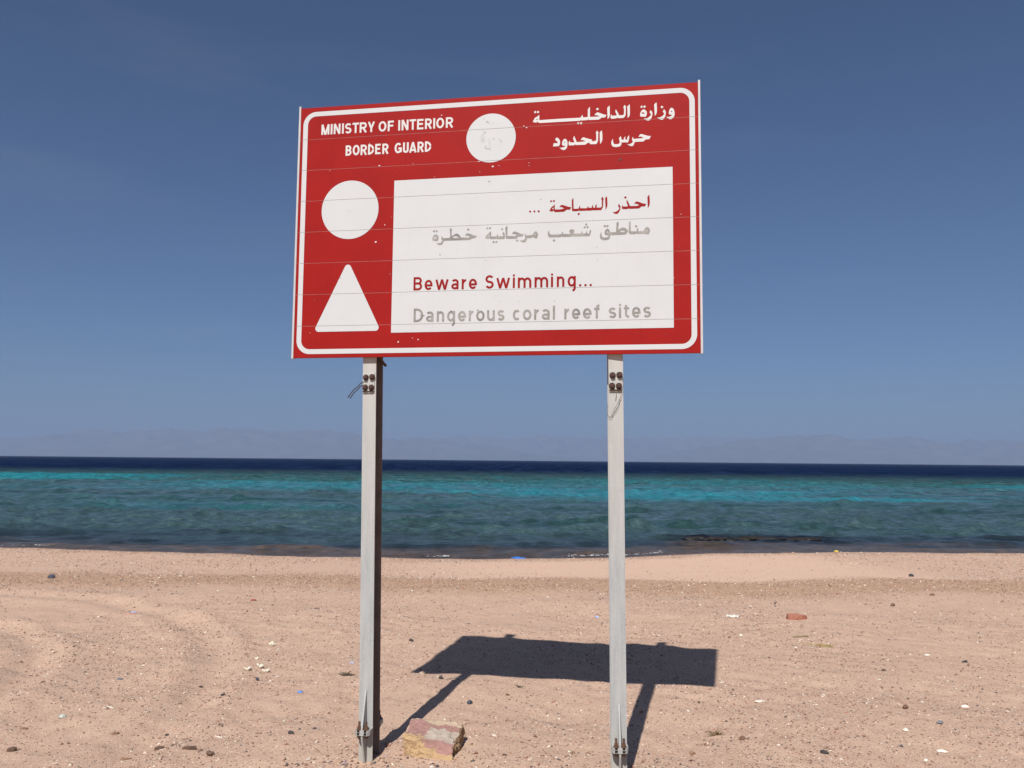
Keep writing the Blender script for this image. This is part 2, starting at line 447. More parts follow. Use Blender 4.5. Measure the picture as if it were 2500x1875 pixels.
tq = np.maximum(tq, 0.30 * patch(-21, -7, 34, 39.5, 4, 2))
tq = np.maximum(tq, 0.35 * sstep(30, 60, YY2) * np.clip(0.35 + 0.5 * nbig, 0, 1) * (1 - sstep(100, 130, YY2)))
c = lerp(c, np.broadcast_to(turq, c.shape), np.clip(tq, 0, 1))
c = lerp(c, np.broadcast_to(deep, c.shape), sstep(92, 185, YY2 + 7 * nbig + 3 * nsm + 0.12 * np.abs(XX2 + 20)))
# dark reef close in on the right
rf = np.exp(-(((XX2 - 6.6) / 2.3) ** 4)) * np.exp(-((YY2 - 23.0 - 0.25 * nsm) / 0.95) ** 2)
c = lerp(c, np.broadcast_to(np.array((0.007, 0.007, 0.007)), c.shape), np.clip(rf * 1.3, 0, 1))
cattr(sm, 'body', c.reshape(-1, 3))
sea = link('sea', sm, None, sea_material()); tag(sea, kind='structure')

# foam: lines of small bubbles where ripples break on the sand
r = np.random.RandomState(77); fx_, fy_, fs_ = [], [], []
for x0, x1, n, spread in ((1.2, 3.4, 170, 0.17), (-1.8, -1.3, 40, 0.10), (-11.5, -10.2, 30, 0.12)):
    x = r.uniform(x0, x1, n); k = eval_sines(WAVY, x * 2.2, x * 0) 
    y = shore(x) + 0.16 + 0.10 * k + np.abs(r.normal(0, spread, n))
    fx_.append(x); fy_.append(y); fs_.append(np.exp(r.normal(math.log(0.0062), 0.45, n)))
fx_, fy_, fs_ = map(np.concatenate, (fx_, fy_, fs_))
base = np.array([(1, 0, 0), (0, 1, 0), (-1, 0, 0), (0, -1, 0), (0, 0, .8), (.6, .6, .5), (-.6, .6, .5), (-.6, -.6, .5), (.6, -.6, .5)], float)
faces = np.array([(4, 5, 6), (4, 6, 7), (4, 7, 8), (4, 8, 5), (5, 0, 1), (5, 1, 6), (6, 1, 2), (6, 2, 7), (7, 2, 3), (7, 3, 8), (8, 3, 0), (8, 0, 5)])
P = base[None] * np.stack([fs_ * 2.0, fs_, fs_ * 0.8], -1)[:, None]
P[..., 0] += fx_[:, None]; P[..., 1] += fy_[:, None]; P[..., 2] += SEA_Z + 0.028
me = np_mesh('foam', P.reshape(-1, 3), (faces[None] + (np.arange(len(fx_)) * 9)[:, None, None]).reshape(-1, 3))
foam_o = link('foam', me, None, simple_mat('foam_white', (0.46, 0.47, 0.48), (0.36, 0.37, 0.38), 20, 0.5))
tag(foam_o, 'white foam bubbles where small ripples break on the sand', 'foam', kind='stuff')

# ------------------------------------------------------------------ mountains over the gulf
def mountain(name, dist, depth, prof, seed, mat):
    px = np.array([p[0] for p in prof], float); ph = np.array([p[1] for p in prof], float)
    n = 420; u = np.linspace(px[0], px[-1], n); m = 26
    rows = []
    for j in range(m):
        f = j / (m - 1)
        crest = np.interp(u, px, ph)
        env = math.sin(min(f / 0.62, 1) * math.pi / 2) ** 1.15 if f <= 0.62 else math.cos((f - 0.62) / 0.38 * math.pi / 2)
        y = dist + depth * f
        x = u * (dist + depth * 0.62)
        k = np.array([mnoise.fractal(Vector((xx * 0.0011 + seed, y * 0.0011, seed)), 0.9, 2.1, 7) for xx in x])
        rdg = np.array([1 - abs(mnoise.fractal(Vector((xx * 0.0021 + seed * 3, y * 0.0011, 7 + seed)), 0.9, 2.1, 6)) for xx in x])
        h = crest * env * (0.86 + 0.22 * k + 0.34 * (rdg - 0.75)) - (6 if j in (0, m - 1) else 0)
        rows.append(np.stack([x, np.full(n, y), SEA_Z - 1 + np.maximum(h, -1)], -1))
    V = np.array(rows).reshape(-1, 3); ii = np.arange(n * m).reshape(m, n)
    Fm = np.stack([ii[:-1, :-1], ii[:-1, 1:], ii[1:, 1:], ii[1:, :-1]], -1).reshape(-1, 4)
    o = link(name, np_mesh(name, V, Fm), None, mat); tag(o, kind='structure')
    return o
rock = simple_mat('mountain_rock', (0.085, 0.077, 0.078), (0.145, 0.128, 0.122), 0.004, 0.95)
def prof_px(pts, dist):     # (bearing tangent, height)
    return [((x - 1106) / 1829.0, max(h, 0) * dist / 1829.0) for x, h in pts]
mountain('mountain', 13000, 3500, prof_px([(-900, 30), (-500, 46), (-150, 34), (0, 41), (60, 44), (110, 52), (165, 60), (240, 58), (330, 64), (420, 66), (520, 66), (600, 70), (680, 68), (760, 63), (840, 58), (900, 52), (980, 44), (1060, 34), (1130, 22), (1200, 10), (1260, 0)], 14500), 1.3, rock)
mountain('mountain', 16000, 3500, prof_px([(760, 30), (840, 46), (920, 54), (1000, 58), (1060, 59), (1120, 62), (1200, 58), (1300, 58), (1390, 56), (1500, 58), (1600, 60), (1700, 56), (1800, 50), (1900, 40), (2000, 20)], 17500), 4.7, rock)
mountain('mountain', 12500, 3500, prof_px([(1360, 0), (1400, 9), (1450, 22), (1500, 36), (1560, 50), (1610, 58), (1680, 60), (1730, 66), (1790, 64), (1850, 63), (1930, 56), (2010, 56), (2080, 62), (2150, 60), (2212, 58), (2350, 64), (2600, 52), (3000, 40)], 14000), 8.1, rock)

# ------------------------------------------------------------------ haze over the gulf
bm = bmesh.new(); box(bm, -48000, 48000, -6000, 46000, -5, 630)
hz = NT('haze_air'); hz.n.remove(hz.p)
pv = hz.n.new('ShaderNodeVolumePrincipled')
pv.inputs['Color'].default_value = (0.43, 0.57, 0.84, 1)
pv.inputs['Density'].default_value = 0.000105
pv.inputs['Anisotropy'].default_value = 0.0
hz.l.new(pv.outputs[0], hz.n['Material Output'].inputs['Volume'])
haze = bm_link('haze', bm, None, hz.m); tag(haze, kind='stuff')

# outlines of the Arabic lettering, in board millimetres (outer loop, then holes)
ARABIC = {
 'ministry': [
  [[(2105,1313),(2113,1308),(2118,1297),(2120,1283),(2119,1268),(2113,1258),(2105,1251),(2097,1250),(2088,1254),(2081,1260),(2075,1266),(2082,1264),(2092,1264),(2100,1267),(2109,1274),(2100,1275),(2092,1277),(2089,1285),(2091,1296),(2095,1306),(2100,1312)],[(2098,1291),(2103,1296),(2109,1290),(2104,1289)]],
  [[(2064,1308),(2070,1301),(2074,1293),(2074,1283),(2071,1268),(2064,1257),(2057,1250),(2050,1250),(2038,1256),(2027,1265),(2037,1263),(2047,1265),(2057,1271),(2066,1281),(2063,1288),(2058,1294),(2062,1302)]],
  [[(2054,1327),(2062,1320),(2054,1312),(2046,1321)]],
  [[(2026,1347),(2027,1327),(2028,1311),(2027,1296),(2025,1285),(2016,1273),(2015,1294),(2014,1321),(2013,1336),(2020,1344)]],
  [[(1994,1307),(2001,1299),(2004,1290),(2003,1277),(1998,1262),(1990,1252),(1983,1250),(1976,1251),(1965,1257),(1957,1264),(1968,1262),(1978,1264),(1989,1272),(1997,1281),(1994,1288),(1988,1295),(1992,1302)]],
  [[(1957,1314),(1966,1310),(1973,1301),(1975,1292),(1973,1281),(1969,1272),(1955,1273),(1943,1274),(1939,1278),(1939,1289),(1942,1300),(1949,1310)],[(1945,1293),(1949,1297),(1955,1298),(1962,1294),(1965,1290),(1955,1289)]],
  [[(1948,1336),(1954,1329),(1947,1321),(1940,1328)]],
  [[(1962,1336),(1970,1329),(1962,1320),(1955,1327)]],
  [[(1884,1347),(1885,1321),(1885,1295),(1883,1282),(1873,1271),(1872,1304),(1871,1335)]],
  [[(1857,1345),(1865,1334),(1863,1325),(1863,1296),(1860,1282),(1851,1273),(1822,1273),(1818,1278),(1813,1273),(1786,1272),(1781,1280),(1783,1291),(1786,1298),(1789,1289),(1815,1289),(1812,1299),(1807,1311),(1810,1324),(1820,1306),(1828,1289),(1848,1289),(1853,1293),(1854,1314),(1853,1326),(1850,1333)]],
  [[(1777,1347),(1778,1319),(1778,1293),(1774,1280),(1766,1272),(1765,1302),(1764,1335)]],
  [[(1760,1296),(1753,1282),(1734,1282),(1727,1277),(1719,1272),(1665,1273),(1661,1279),(1658,1273),(1625,1273),(1622,1277),(1619,1272),(1399,1273),(1391,1275),(1386,1282),(1379,1276),(1359,1281),(1363,1290),(1371,1304),(1385,1311),(1395,1320),(1395,1289),(1498,1290),(1619,1289),(1624,1295),(1632,1305),(1633,1290),(1659,1290),(1660,1334),(1671,1347),(1671,1290),(1703,1289),(1724,1290),(1712,1296),(1703,1298),(1695,1298),(1702,1308),(1711,1313),(1726,1308),(1738,1302),(1748,1298)],[(1376,1292),(1386,1299),(1386,1291)]],
  [[(1373,1344),(1379,1336),(1372,1328),(1365,1336)]],
  [[(1388,1343),(1395,1335),(1387,1328),(1380,1336)]],
  [[(1608,1266),(1614,1258),(1609,1252),(1600,1258)]],
  [[(1623,1266),(1631,1258),(1623,1250),(1616,1258)]],
  [[(1711,1339),(1720,1331),(1711,1324),(1703,1331)]],
 ],
 'guard': [
  [[(1995,1165),(1987,1148),(1967,1147),(1956,1137),(1912,1137),(1908,1132),(1906,1125),(1902,1117),(1893,1114),(1883,1118),(1869,1127),(1881,1126),(1891,1129),(1901,1139),(1896,1147),(1896,1158),(1901,1166),(1903,1154),(1948,1155),(1957,1157),(1941,1165),(1930,1163),(1936,1175),(1945,1179),(1961,1173),(1980,1166)]],
  [[(1880,1176),(1881,1162),(1878,1146),(1873,1136),(1857,1138),(1840,1138),(1839,1126),(1832,1117),(1810,1114),(1794,1118),(1787,1128),(1785,1139),(1788,1151),(1794,1162),(1795,1144),(1800,1132),(1811,1130),(1823,1131),(1831,1136),(1829,1151),(1826,1160),(1835,1174),(1839,1163),(1840,1154),(1852,1152),(1853,1162),(1860,1172),(1860,1154),(1871,1151),(1870,1163)]],
  [[(1735,1212),(1738,1188),(1738,1161),(1735,1149),(1726,1136),(1724,1171),(1724,1201)]],
  [[(1710,1212),(1717,1200),(1715,1191),(1715,1158),(1711,1145),(1705,1137),(1674,1138),(1669,1143),(1669,1148),(1659,1146),(1646,1137),(1595,1138),(1590,1143),(1586,1137),(1558,1138),(1556,1144),(1556,1154),(1561,1165),(1565,1154),(1588,1153),(1580,1175),(1586,1190),(1600,1154),(1627,1154),(1649,1156),(1632,1164),(1621,1163),(1627,1174),(1635,1179),(1659,1170),(1684,1162),(1680,1153),(1696,1154),(1699,1159),(1702,1155),(1705,1156),(1705,1192),(1703,1201)]],
  [[(1537,1177),(1545,1171),(1550,1157),(1550,1142),(1547,1126),(1539,1117),(1529,1113),(1518,1118),(1506,1129),(1518,1127),(1531,1130),(1541,1137),(1526,1138),(1520,1144),(1521,1159),(1527,1172)],[(1530,1154),(1534,1161),(1539,1154)]],
  [[(1490,1186),(1500,1182),(1508,1170),(1510,1158),(1508,1145),(1502,1137),(1471,1137),(1475,1155),(1498,1154),(1492,1166),(1483,1172),(1486,1182)]],
 ],
 'beware': [
  [[(1985,846),(1987,823),(1988,806),(1986,789),(1977,772),(1976,798),(1975,834)]],
  [[(1969,796),(1962,783),(1944,783),(1931,773),(1880,773),(1876,777),(1871,772),(1845,773),(1841,779),(1841,788),(1844,797),(1847,787),(1873,787),(1868,803),(1865,813),(1868,823),(1876,807),(1884,788),(1919,787),(1933,791),(1919,799),(1906,799),(1911,807),(1918,812),(1932,808),(1949,800)]],
  [[(1860,843),(1867,835),(1859,829),(1852,836)]],
  [[(1825,803),(1831,794),(1834,787),(1833,773),(1826,758),(1818,749),(1811,748),(1801,751),(1792,760),(1805,759),(1816,764),(1826,774),(1828,780),(1820,792)]],
  [[(1762,848),(1764,829),(1765,812),(1764,793),(1755,772),(1754,799),(1752,837)]],
  [[(1738,846),(1745,834),(1743,827),(1742,800),(1741,789),(1732,773),(1688,773),(1683,775),(1679,772),(1654,773),(1614,773),(1612,777),(1607,772),(1579,773),(1575,780),(1574,835),(1583,846),(1584,786),(1612,786),(1612,791),(1619,804),(1620,788),(1653,786),(1657,790),(1663,800),(1663,789),(1682,788),(1682,794),(1687,805),(1689,790),(1693,787),(1700,788),(1699,796),(1707,809),(1708,787),(1730,787),(1735,793),(1735,827),(1731,834)]],
  [[(1571,796),(1565,782),(1547,783),(1531,772),(1484,772),(1479,776),(1478,782),(1470,776),(1453,779),(1457,788),(1465,801),(1478,810),(1482,818),(1483,787),(1510,786),(1534,790),(1519,799),(1508,798),(1513,807),(1521,811),(1537,806),(1555,799)],[(1467,790),(1475,801),(1476,788)]],
  [[(1462,841),(1469,833),(1462,827),(1456,833)]],
  [[(1478,841),(1484,833),(1478,827),(1471,834)]],
  [[(1612,764),(1619,757),(1611,749),(1605,757)]],
  [[(1348,788),(1355,781),(1348,774),(1341,782)]],
  [[(1371,788),(1378,781),(1371,774),(1365,781)]],
  [[(1395,788),(1402,781),(1395,773),(1388,781)]],
 ],
 'reef': [
  [[(1975,671),(1984,663),(1988,649),(1980,631),(1956,636),(1953,635),(1919,636),(1917,642),(1912,635),(1883,636),(1877,642),(1877,698),(1887,708),(1888,651),(1918,650),(1919,660),(1926,671),(1927,650),(1953,650),(1959,658),(1964,668)],[(1965,651),(1971,656),(1977,648)]],
  [[(1915,685),(1923,677),(1915,670),(1908,677)]],
  [[(1818,708),(1826,696),(1823,689),(1823,663),(1839,673),(1853,673),(1866,666),(1875,653),(1861,635),(1780,634),(1778,620),(1771,611),(1745,608),(1728,616),(1724,631),(1727,647),(1732,653),(1734,636),(1741,624),(1754,622),(1771,626),(1768,634),(1753,637),(1749,648),(1754,663),(1764,671),(1774,665),(1779,650),(1810,650),(1812,689),(1811,698)],[(1758,649),(1765,657),(1771,649)],[(1826,649),(1839,657),(1853,656),(1858,648)]],
  [[(1752,692),(1758,684),(1751,678),(1744,686)]],
  [[(1765,692),(1772,685),(1765,677),(1759,685)]],
  [[(1677,670),(1678,655),(1670,634),(1580,635),(1575,639),(1571,634),(1523,635),(1519,638),(1513,634),(1453,635),(1446,644),(1445,658),(1452,675),(1454,658),(1463,649),(1519,650),(1520,655),(1528,664),(1528,651),(1564,649),(1569,655),(1561,659),(1564,672),(1575,675),(1589,670),(1586,656),(1580,652),(1623,649),(1625,654),(1632,664),(1632,650),(1650,649),(1650,656),(1655,664),(1656,649),(1668,648),(1669,661)]],
  [[(1652,705),(1658,698),(1652,691),(1645,698)]],
  [[(1644,690),(1651,683),(1644,676),(1637,683)]],
  [[(1659,690),(1666,683),(1659,675),(1652,683)]],
  [[(1478,625),(1487,617),(1479,609),(1471,617)]],
  [[(1379,672),(1387,668),(1392,656),(1391,643),(1384,630),(1361,641),(1357,635),(1333,635),(1330,624),(1322,613),(1313,612),(1303,615),(1292,624),(1304,623),(1316,627),(1325,636),(1319,644),(1320,654),(1322,664),(1327,650),(1359,651),(1367,657),(1370,666)],[(1369,655),(1375,657),(1381,649)]],
  [[(1314,658),(1307,645),(1286,645),(1273,634),(1220,636),(1215,642),(1213,698),(1224,708),(1225,651),(1265,649),(1278,655),(1263,661),(1249,661),(1255,670),(1263,675),(1280,669),(1298,660)]],
  [[(1204,674),(1210,663),(1211,640),(1205,635),(1167,636),(1164,642),(1161,637),(1132,637),(1128,645),(1121,639),(1101,643),(1106,655),(1116,667),(1134,682),(1135,652),(1165,651),(1165,657),(1172,666),(1173,651),(1200,651),(1203,655),(1197,662),(1198,672)],[(1115,653),(1126,663),(1127,653)]],
  [[(1278,631),(1286,624),(1279,617),(1271,625)]],
  [[(1113,705),(1119,698),(1112,692),(1106,698)]],
  [[(1128,705),(1135,698),(1128,691),(1121,698)]],
  [[(1195,696),(1202,690),(1195,683),(1188,690)]],
  [[(1149,628),(1155,620),(1149,613),(1142,620)]],
  [[(1164,627),(1171,620),(1163,613),(1157,620)]],
  [[(1056,659),(1047,646),(1029,645),(1014,637),(871,638),(868,630),(860,617),(850,614),(839,617),(827,626),(841,625),(853,628),(862,638),(856,647),(856,656),(860,665),(864,652),(899,652),(906,658),(903,696),(901,701),(907,709),(916,698),(913,691),(913,661),(929,671),(941,676),(952,672),(962,661),(967,652),(1009,650),(1017,654),(1006,662),(990,661),(994,671),(1002,675),(1019,670),(1039,661)],[(916,651),(926,660),(937,662),(948,656),(951,650)]],
  [[(822,676),(832,672),(839,664),(840,654),(835,638),(819,638),(808,639),(804,647),(805,657),(812,670)],[(810,653),(813,659),(820,662),(827,659),(830,653)]],
  [[(1006,703),(1014,694),(1006,688),(999,695)]],
  [[(813,701),(820,693),(814,686),(806,693)]],
  [[(828,701),(835,693),(828,685),(822,693)]],
 ],
}

# ------------------------------------------------------------------ the warning sign
W_B, H_B, Z_B, YAW = 2.254, 1.445, 2.160, 0.1756
T_B = 0.024                                             # plank thickness
sign = bpy.data.objects.new('warning_sign', None); COL.objects.link(sign)
sign.location = (-0.1283, 4.5174, 0); sign.rotation_euler = (0, 0, -YAW)
tag(sign, 'large red and white warning sign on two galvanised steel posts', 'sign')
SEAMS = [0.178, 0.3575, 0.537, 0.717, 0.8965, 1.0765, 1.257]
GAP = 0.0008

def film_material(name, col, col2, dots=0.0, rough=0.42, streak=0.0):
    t = NT(name); v = t.coord('Object')
    n = t.noise(v, 5.0, 6, 0.6)
    c = t.mix(t.range(n, 0.35, 0.70), col, col2)
    st = t.noise(t.coord('Object', (40.0, 1.0, 1.6)), 1.0, 4)
    c = t.mix(t.range(st, 0.55, 0.75, 0.0, streak), c, tuple(x * 0.72 for x in col))
    if dots:
        s = t.new('SeparateXYZ'); t.link(v, s.inputs[0])
        a = t.math('SINE', t.math('MULTIPLY', s.outputs['X'], 2 * math.pi / 0.0102))
        row = t.math('MULTIPLY', s.outputs['Z'], 2 * math.pi / 0.0088)
        b = t.math('SINE', row)
        k = t.math('MULTIPLY', a, b)
        zone = t.range(t.noise(v, 2.2, 3), 0.3, 0.7, 0.25, 1.0)
        c = t.mix(t.math('MULTIPLY', t.range(k, 0.25, 0.9), t.math('MULTIPLY', zone, dots)), c, (0.36, 0.36, 0.36))
        c = t.mix(t.math('MULTIPLY', t.range(k, -0.25, -0.9), t.math('MULTIPLY', zone, dots)), c, (0.72, 0.72, 0.72))
    return t.set(Base_Color=c, Roughness=rough, Specular_IOR_Level=0.10)
RED = film_material('red_film', (0.300, 0.0120, 0.0100), (0.260, 0.0105, 0.0088), 0.0, 0.5, 0.30)
WHITE = film_material('white_reflective_film', (0.545, 0.555, 0.545), (0.520, 0.528, 0.518), 0.60, 0.45, 0.10)
WHITE_T = film_material('white_letter_film', (0.61, 0.60, 0.57), (0.58, 0.57, 0.545), 0.0, 0.45)
RED_T = film_material('red_letter_film', (0.270, 0.013, 0.013), (0.235, 0.011, 0.011), 0.0, 0.5)
def grey_letter():
    t = NT('faded_letter_film'); v = t.coord('Object')
    n = t.noise(v, 14.0, 5, 0.6); n2 = t.noise(v, 70.0, 4, 0.7)
    c = t.mix(t.range(n, 0.36, 0.64), (0.180, 0.168, 0.152), (0.315, 0.297, 0.268))
    c = t.mix(t.range(n2, 0.60, 0.74, 0.0, 0.55), c, (0.095, 0.078, 0.066))
    return t.set(Base_Color=c, Roughness=0.7)
GREY_T = grey_letter()
ALU = simple_mat('trim_aluminium', (0.52, 0.50, 0.475), (0.46, 0.435, 0.42), 9.0, 0.45)
LIP = simple_mat('plank_lip', (0.40, 0.22, 0.18), (0.24, 0.15, 0.12), 12.0, 0.7)
def galv():
    t = NT('galvanised_steel'); v = t.coord('Object'); vs_ = t.coord('Object', (1.0, 1.0, 0.10))
    sp = t.new('TexVoronoi', Scale=120.0); t.link(v, sp.inputs['Vector'])
    s2 = t.new('SeparateColor'); t.link(sp.outputs['Color'], s2.inputs[0])
    c = t.mix(t.range(t.noise(vs_, 34.0, 6, 0.65), 0.32, 0.68), (0.40, 0.405, 0.385), (0.28, 0.29, 0.287))
    c = t.mix(t.range(s2.outputs[0], 0, 1, 0.0, 0.22), c, (0.49, 0.49, 0.475))
    sep = t.new('SeparateXYZ'); t.link(v, sep.inputs[0])
    up = t.range(sep.outputs['Z'], 1.0, 2.1)               # dusty cream oxide on the upper half
    c = t.mix(t.math('MULTIPLY', up, t.range(t.noise(vs_, 16.0, 5), 0.3, 0.65, 0.35, 1.0)), c, (0.465, 0.445, 0.40))
    low = t.range(sep.outputs['Z'], 0.28, 0.0)
    c = t.mix(t.math('MULTIPLY', low, 0.6), c, (0.40, 0.355, 0.285))
    return t.set(Base_Color=c, Roughness=0.6, Metallic=0.0, Specular_IOR_Level=0.4, Normal=t.bump(t.noise(v, 160.0, 4), 0.3, 0.0006))
GALV = galv()
RUST = simple_mat('rusty_bolt', (0.085, 0.036, 0.023), (0.045, 0.023, 0.018), 70.0, 0.8, 0.001)
WEB = simple_mat('brown_web', (0.165, 0.128, 0.108), (0.215, 0.170, 0.145), 14.0, 0.85)
RUST2 = simple_mat('rusty_thread', (0.145, 0.070, 0.038), (0.075, 0.040, 0.026), 90.0, 0.85, 0.001)

# planks with a small chamfer, one mesh each
edges = [0.0] + SEAMS + [H_B]
rj = random.Random(5)
for i in range(8):
    z0, z1 = edges[i] + (GAP if i else 0), edges[i + 1] - (GAP if i < 7 else 0)
    bm = bmesh.new()
    box(bm, -W_B / 2 + 0.012, W_B / 2 - 0.012, 0.0, T_B, Z_B + z0, Z_B + z1, 0.0003)
    bm_link('plank', bm, sign, RED)
for s in SEAMS:
    bm = bmesh.new(); box(bm, -W_B / 2 + 0.013, W_B / 2 - 0.013, 0.0004, T_B - 0.002, Z_B + s - GAP + 0.0001, Z_B + s + GAP - 0.0001)
    bm_link('plank_lip', bm, sign, LIP)
for s in (-1, 1):
    bm = bmesh.new()
    xa, xb = sorted((s * (W_B / 2 - 0.0115), s * W_B / 2))
    box(bm, xa, xb, -0.003, T_B + 0.004, Z_B - 0.004, Z_B + H_B + 0.011, 0.001)
    bm_link('edge_trim', bm, sign, ALU)

def flat_part(name, tris, verts, mat, y, label=None, cut=True):
    """verts in board millimetres (u, v[, layer]); seams are cut out of the film"""
    bm = bmesh.new()
    bv = [bm.verts.new((p[0] / 1000 - W_B / 2, y - (p[2] if len(p) > 2 else 0), Z_B + p[1] / 1000)) for p in verts]
    for tr in tris:
        try: bm.faces.new([bv[k] for k in tr])
        except ValueError: pass
    if cut:
        for s in SEAMS:
            for e in (-GAP, GAP):
                bmesh.ops.bisect_plane(bm, geom=bm.verts[:] + bm.edges[:] + bm.faces[:], plane_co=(0, 0, Z_B + s + e), plane_no=(0, 0, 1))
            kill = [f for f in bm.faces if abs(f.calc_center_median().z - Z_B - s) < GAP * 0.98]
            if kill: bmesh.ops.delete(bm, geom=kill, context='FACES')
    for f in bm.faces:
        f.normal_update()
        if f.normal.y > 0: f.normal_flip()
    me = bpy.data.meshes.new(name); bm.to_mesh(me); bm.free()
    o = link(name, me, sign, mat)
    if label: o['label'] = label
    return o

def poly_mesh(polys):
    V, T = [], []
    for loops in polys:
        ls = [[Vector((x, y, 0)) for x, y in l] for l in loops]
        base = len(V); flat = [p for l in loops for p in l]
        V += flat
        T += [tuple(base + k for k in tri) for tri in tessellate_polygon(ls)]
    return V, T

def ring(cx, cy, r, n=72): return [(cx + r * math.cos(2 * math.pi * k / n), cy + r * math.sin(2 * math.pi * k / n)) for k in range(n)]
def rrect(x0, y0, x1, y1, r, n=14):
    out = []
    for cx, cy, a in ((x1 - r, y1 - r, 0), (x0 + r, y1 - r, 90), (x0 + r, y0 + r, 180), (x1 - r, y0 + r, 270)):
        out += [(cx + r * math.cos(math.radians(a + 90 * k / n)), cy + r * math.sin(math.radians(a + 90 * k / n))) for k in range(n + 1)]
    return out
def strip_ring(outer, inner):
    n = len(outer); return outer + inner, [(i, (i + 1) % n, n + (i + 1) % n, n + i) for i in range(n)]
V, T = strip_ring(rrect(27.5, 20.5, 2225, 1419, 78), rrect(55.5, 47.5, 2197, 1392.5, 50))
flat_part('white_border', T, V, WHITE, -0.0008)
V, T = poly_mesh([[[(579, 133), (2107, 133), (2107, 991), (579, 991)]]]); flat_part('white_panel', T, V, WHITE, -0.0008)
V, T = poly_mesh([[ring(322, 836, 168, 96)]]); flat_part('white_disc', T, V, WHITE, -0.0008, 'blank white disc on the left of the panel')
V, T = poly_mesh([[ring(1127, 1205, 138.5, 96)]]); flat_part('white_disc', T, V, WHITE, -0.0008, 'white disc with worn grey traces at the top')
def rtri(pts, r):
    out = []
    for i in range(3):
        a, b, c2 = Vector(pts[i - 1]), Vector(pts[i]), Vector(pts[(i + 1) % 3])
        d1, d2 = (a - b).normalized(), (c2 - b).normalized(); half = d1.angle(d2) / 2
        ctr = b + (d1 + d2).normalized() * r / math.sin(half)
        p1 = b + d1 * r / math.tan(half); p2 = b + d2 * r / math.tan(half)
        a1, a2 = math.atan2(*(p1 - ctr).yx), math.atan2(*(p2 - ctr).yx)
        da = (a2 - a1 + math.pi) % (2 * math.pi) - math.pi
        out += [(ctr.x + r * math.cos(a1 + da * k / 8), ctr.y + r * math.sin(a1 + da * k / 8)) for k in range(9)]
    return out
V, T = poly_mesh([[rtri([(319, 546), (126, 145), (519, 145)], 19)]]); flat_part('white_triangle', T, V, WHITE, -0.0008)

# Arabic lettering
for key, mat, lab in (('ministry', WHITE_T, 'white Arabic letter of the top line'), ('guard', WHITE_T, 'white Arabic letter of the second line'),
                      ('beware', RED_T, 'red Arabic letter or dot'), ('reef', GREY_T, 'faded grey Arabic letter or dot')):
    
    for gl in ARABIC[key]:
        V, T = poly_mesh([gl]); flat_part('letter', T, V, mat, -0.0008 if mat is WHITE_T else -0.0016, lab)

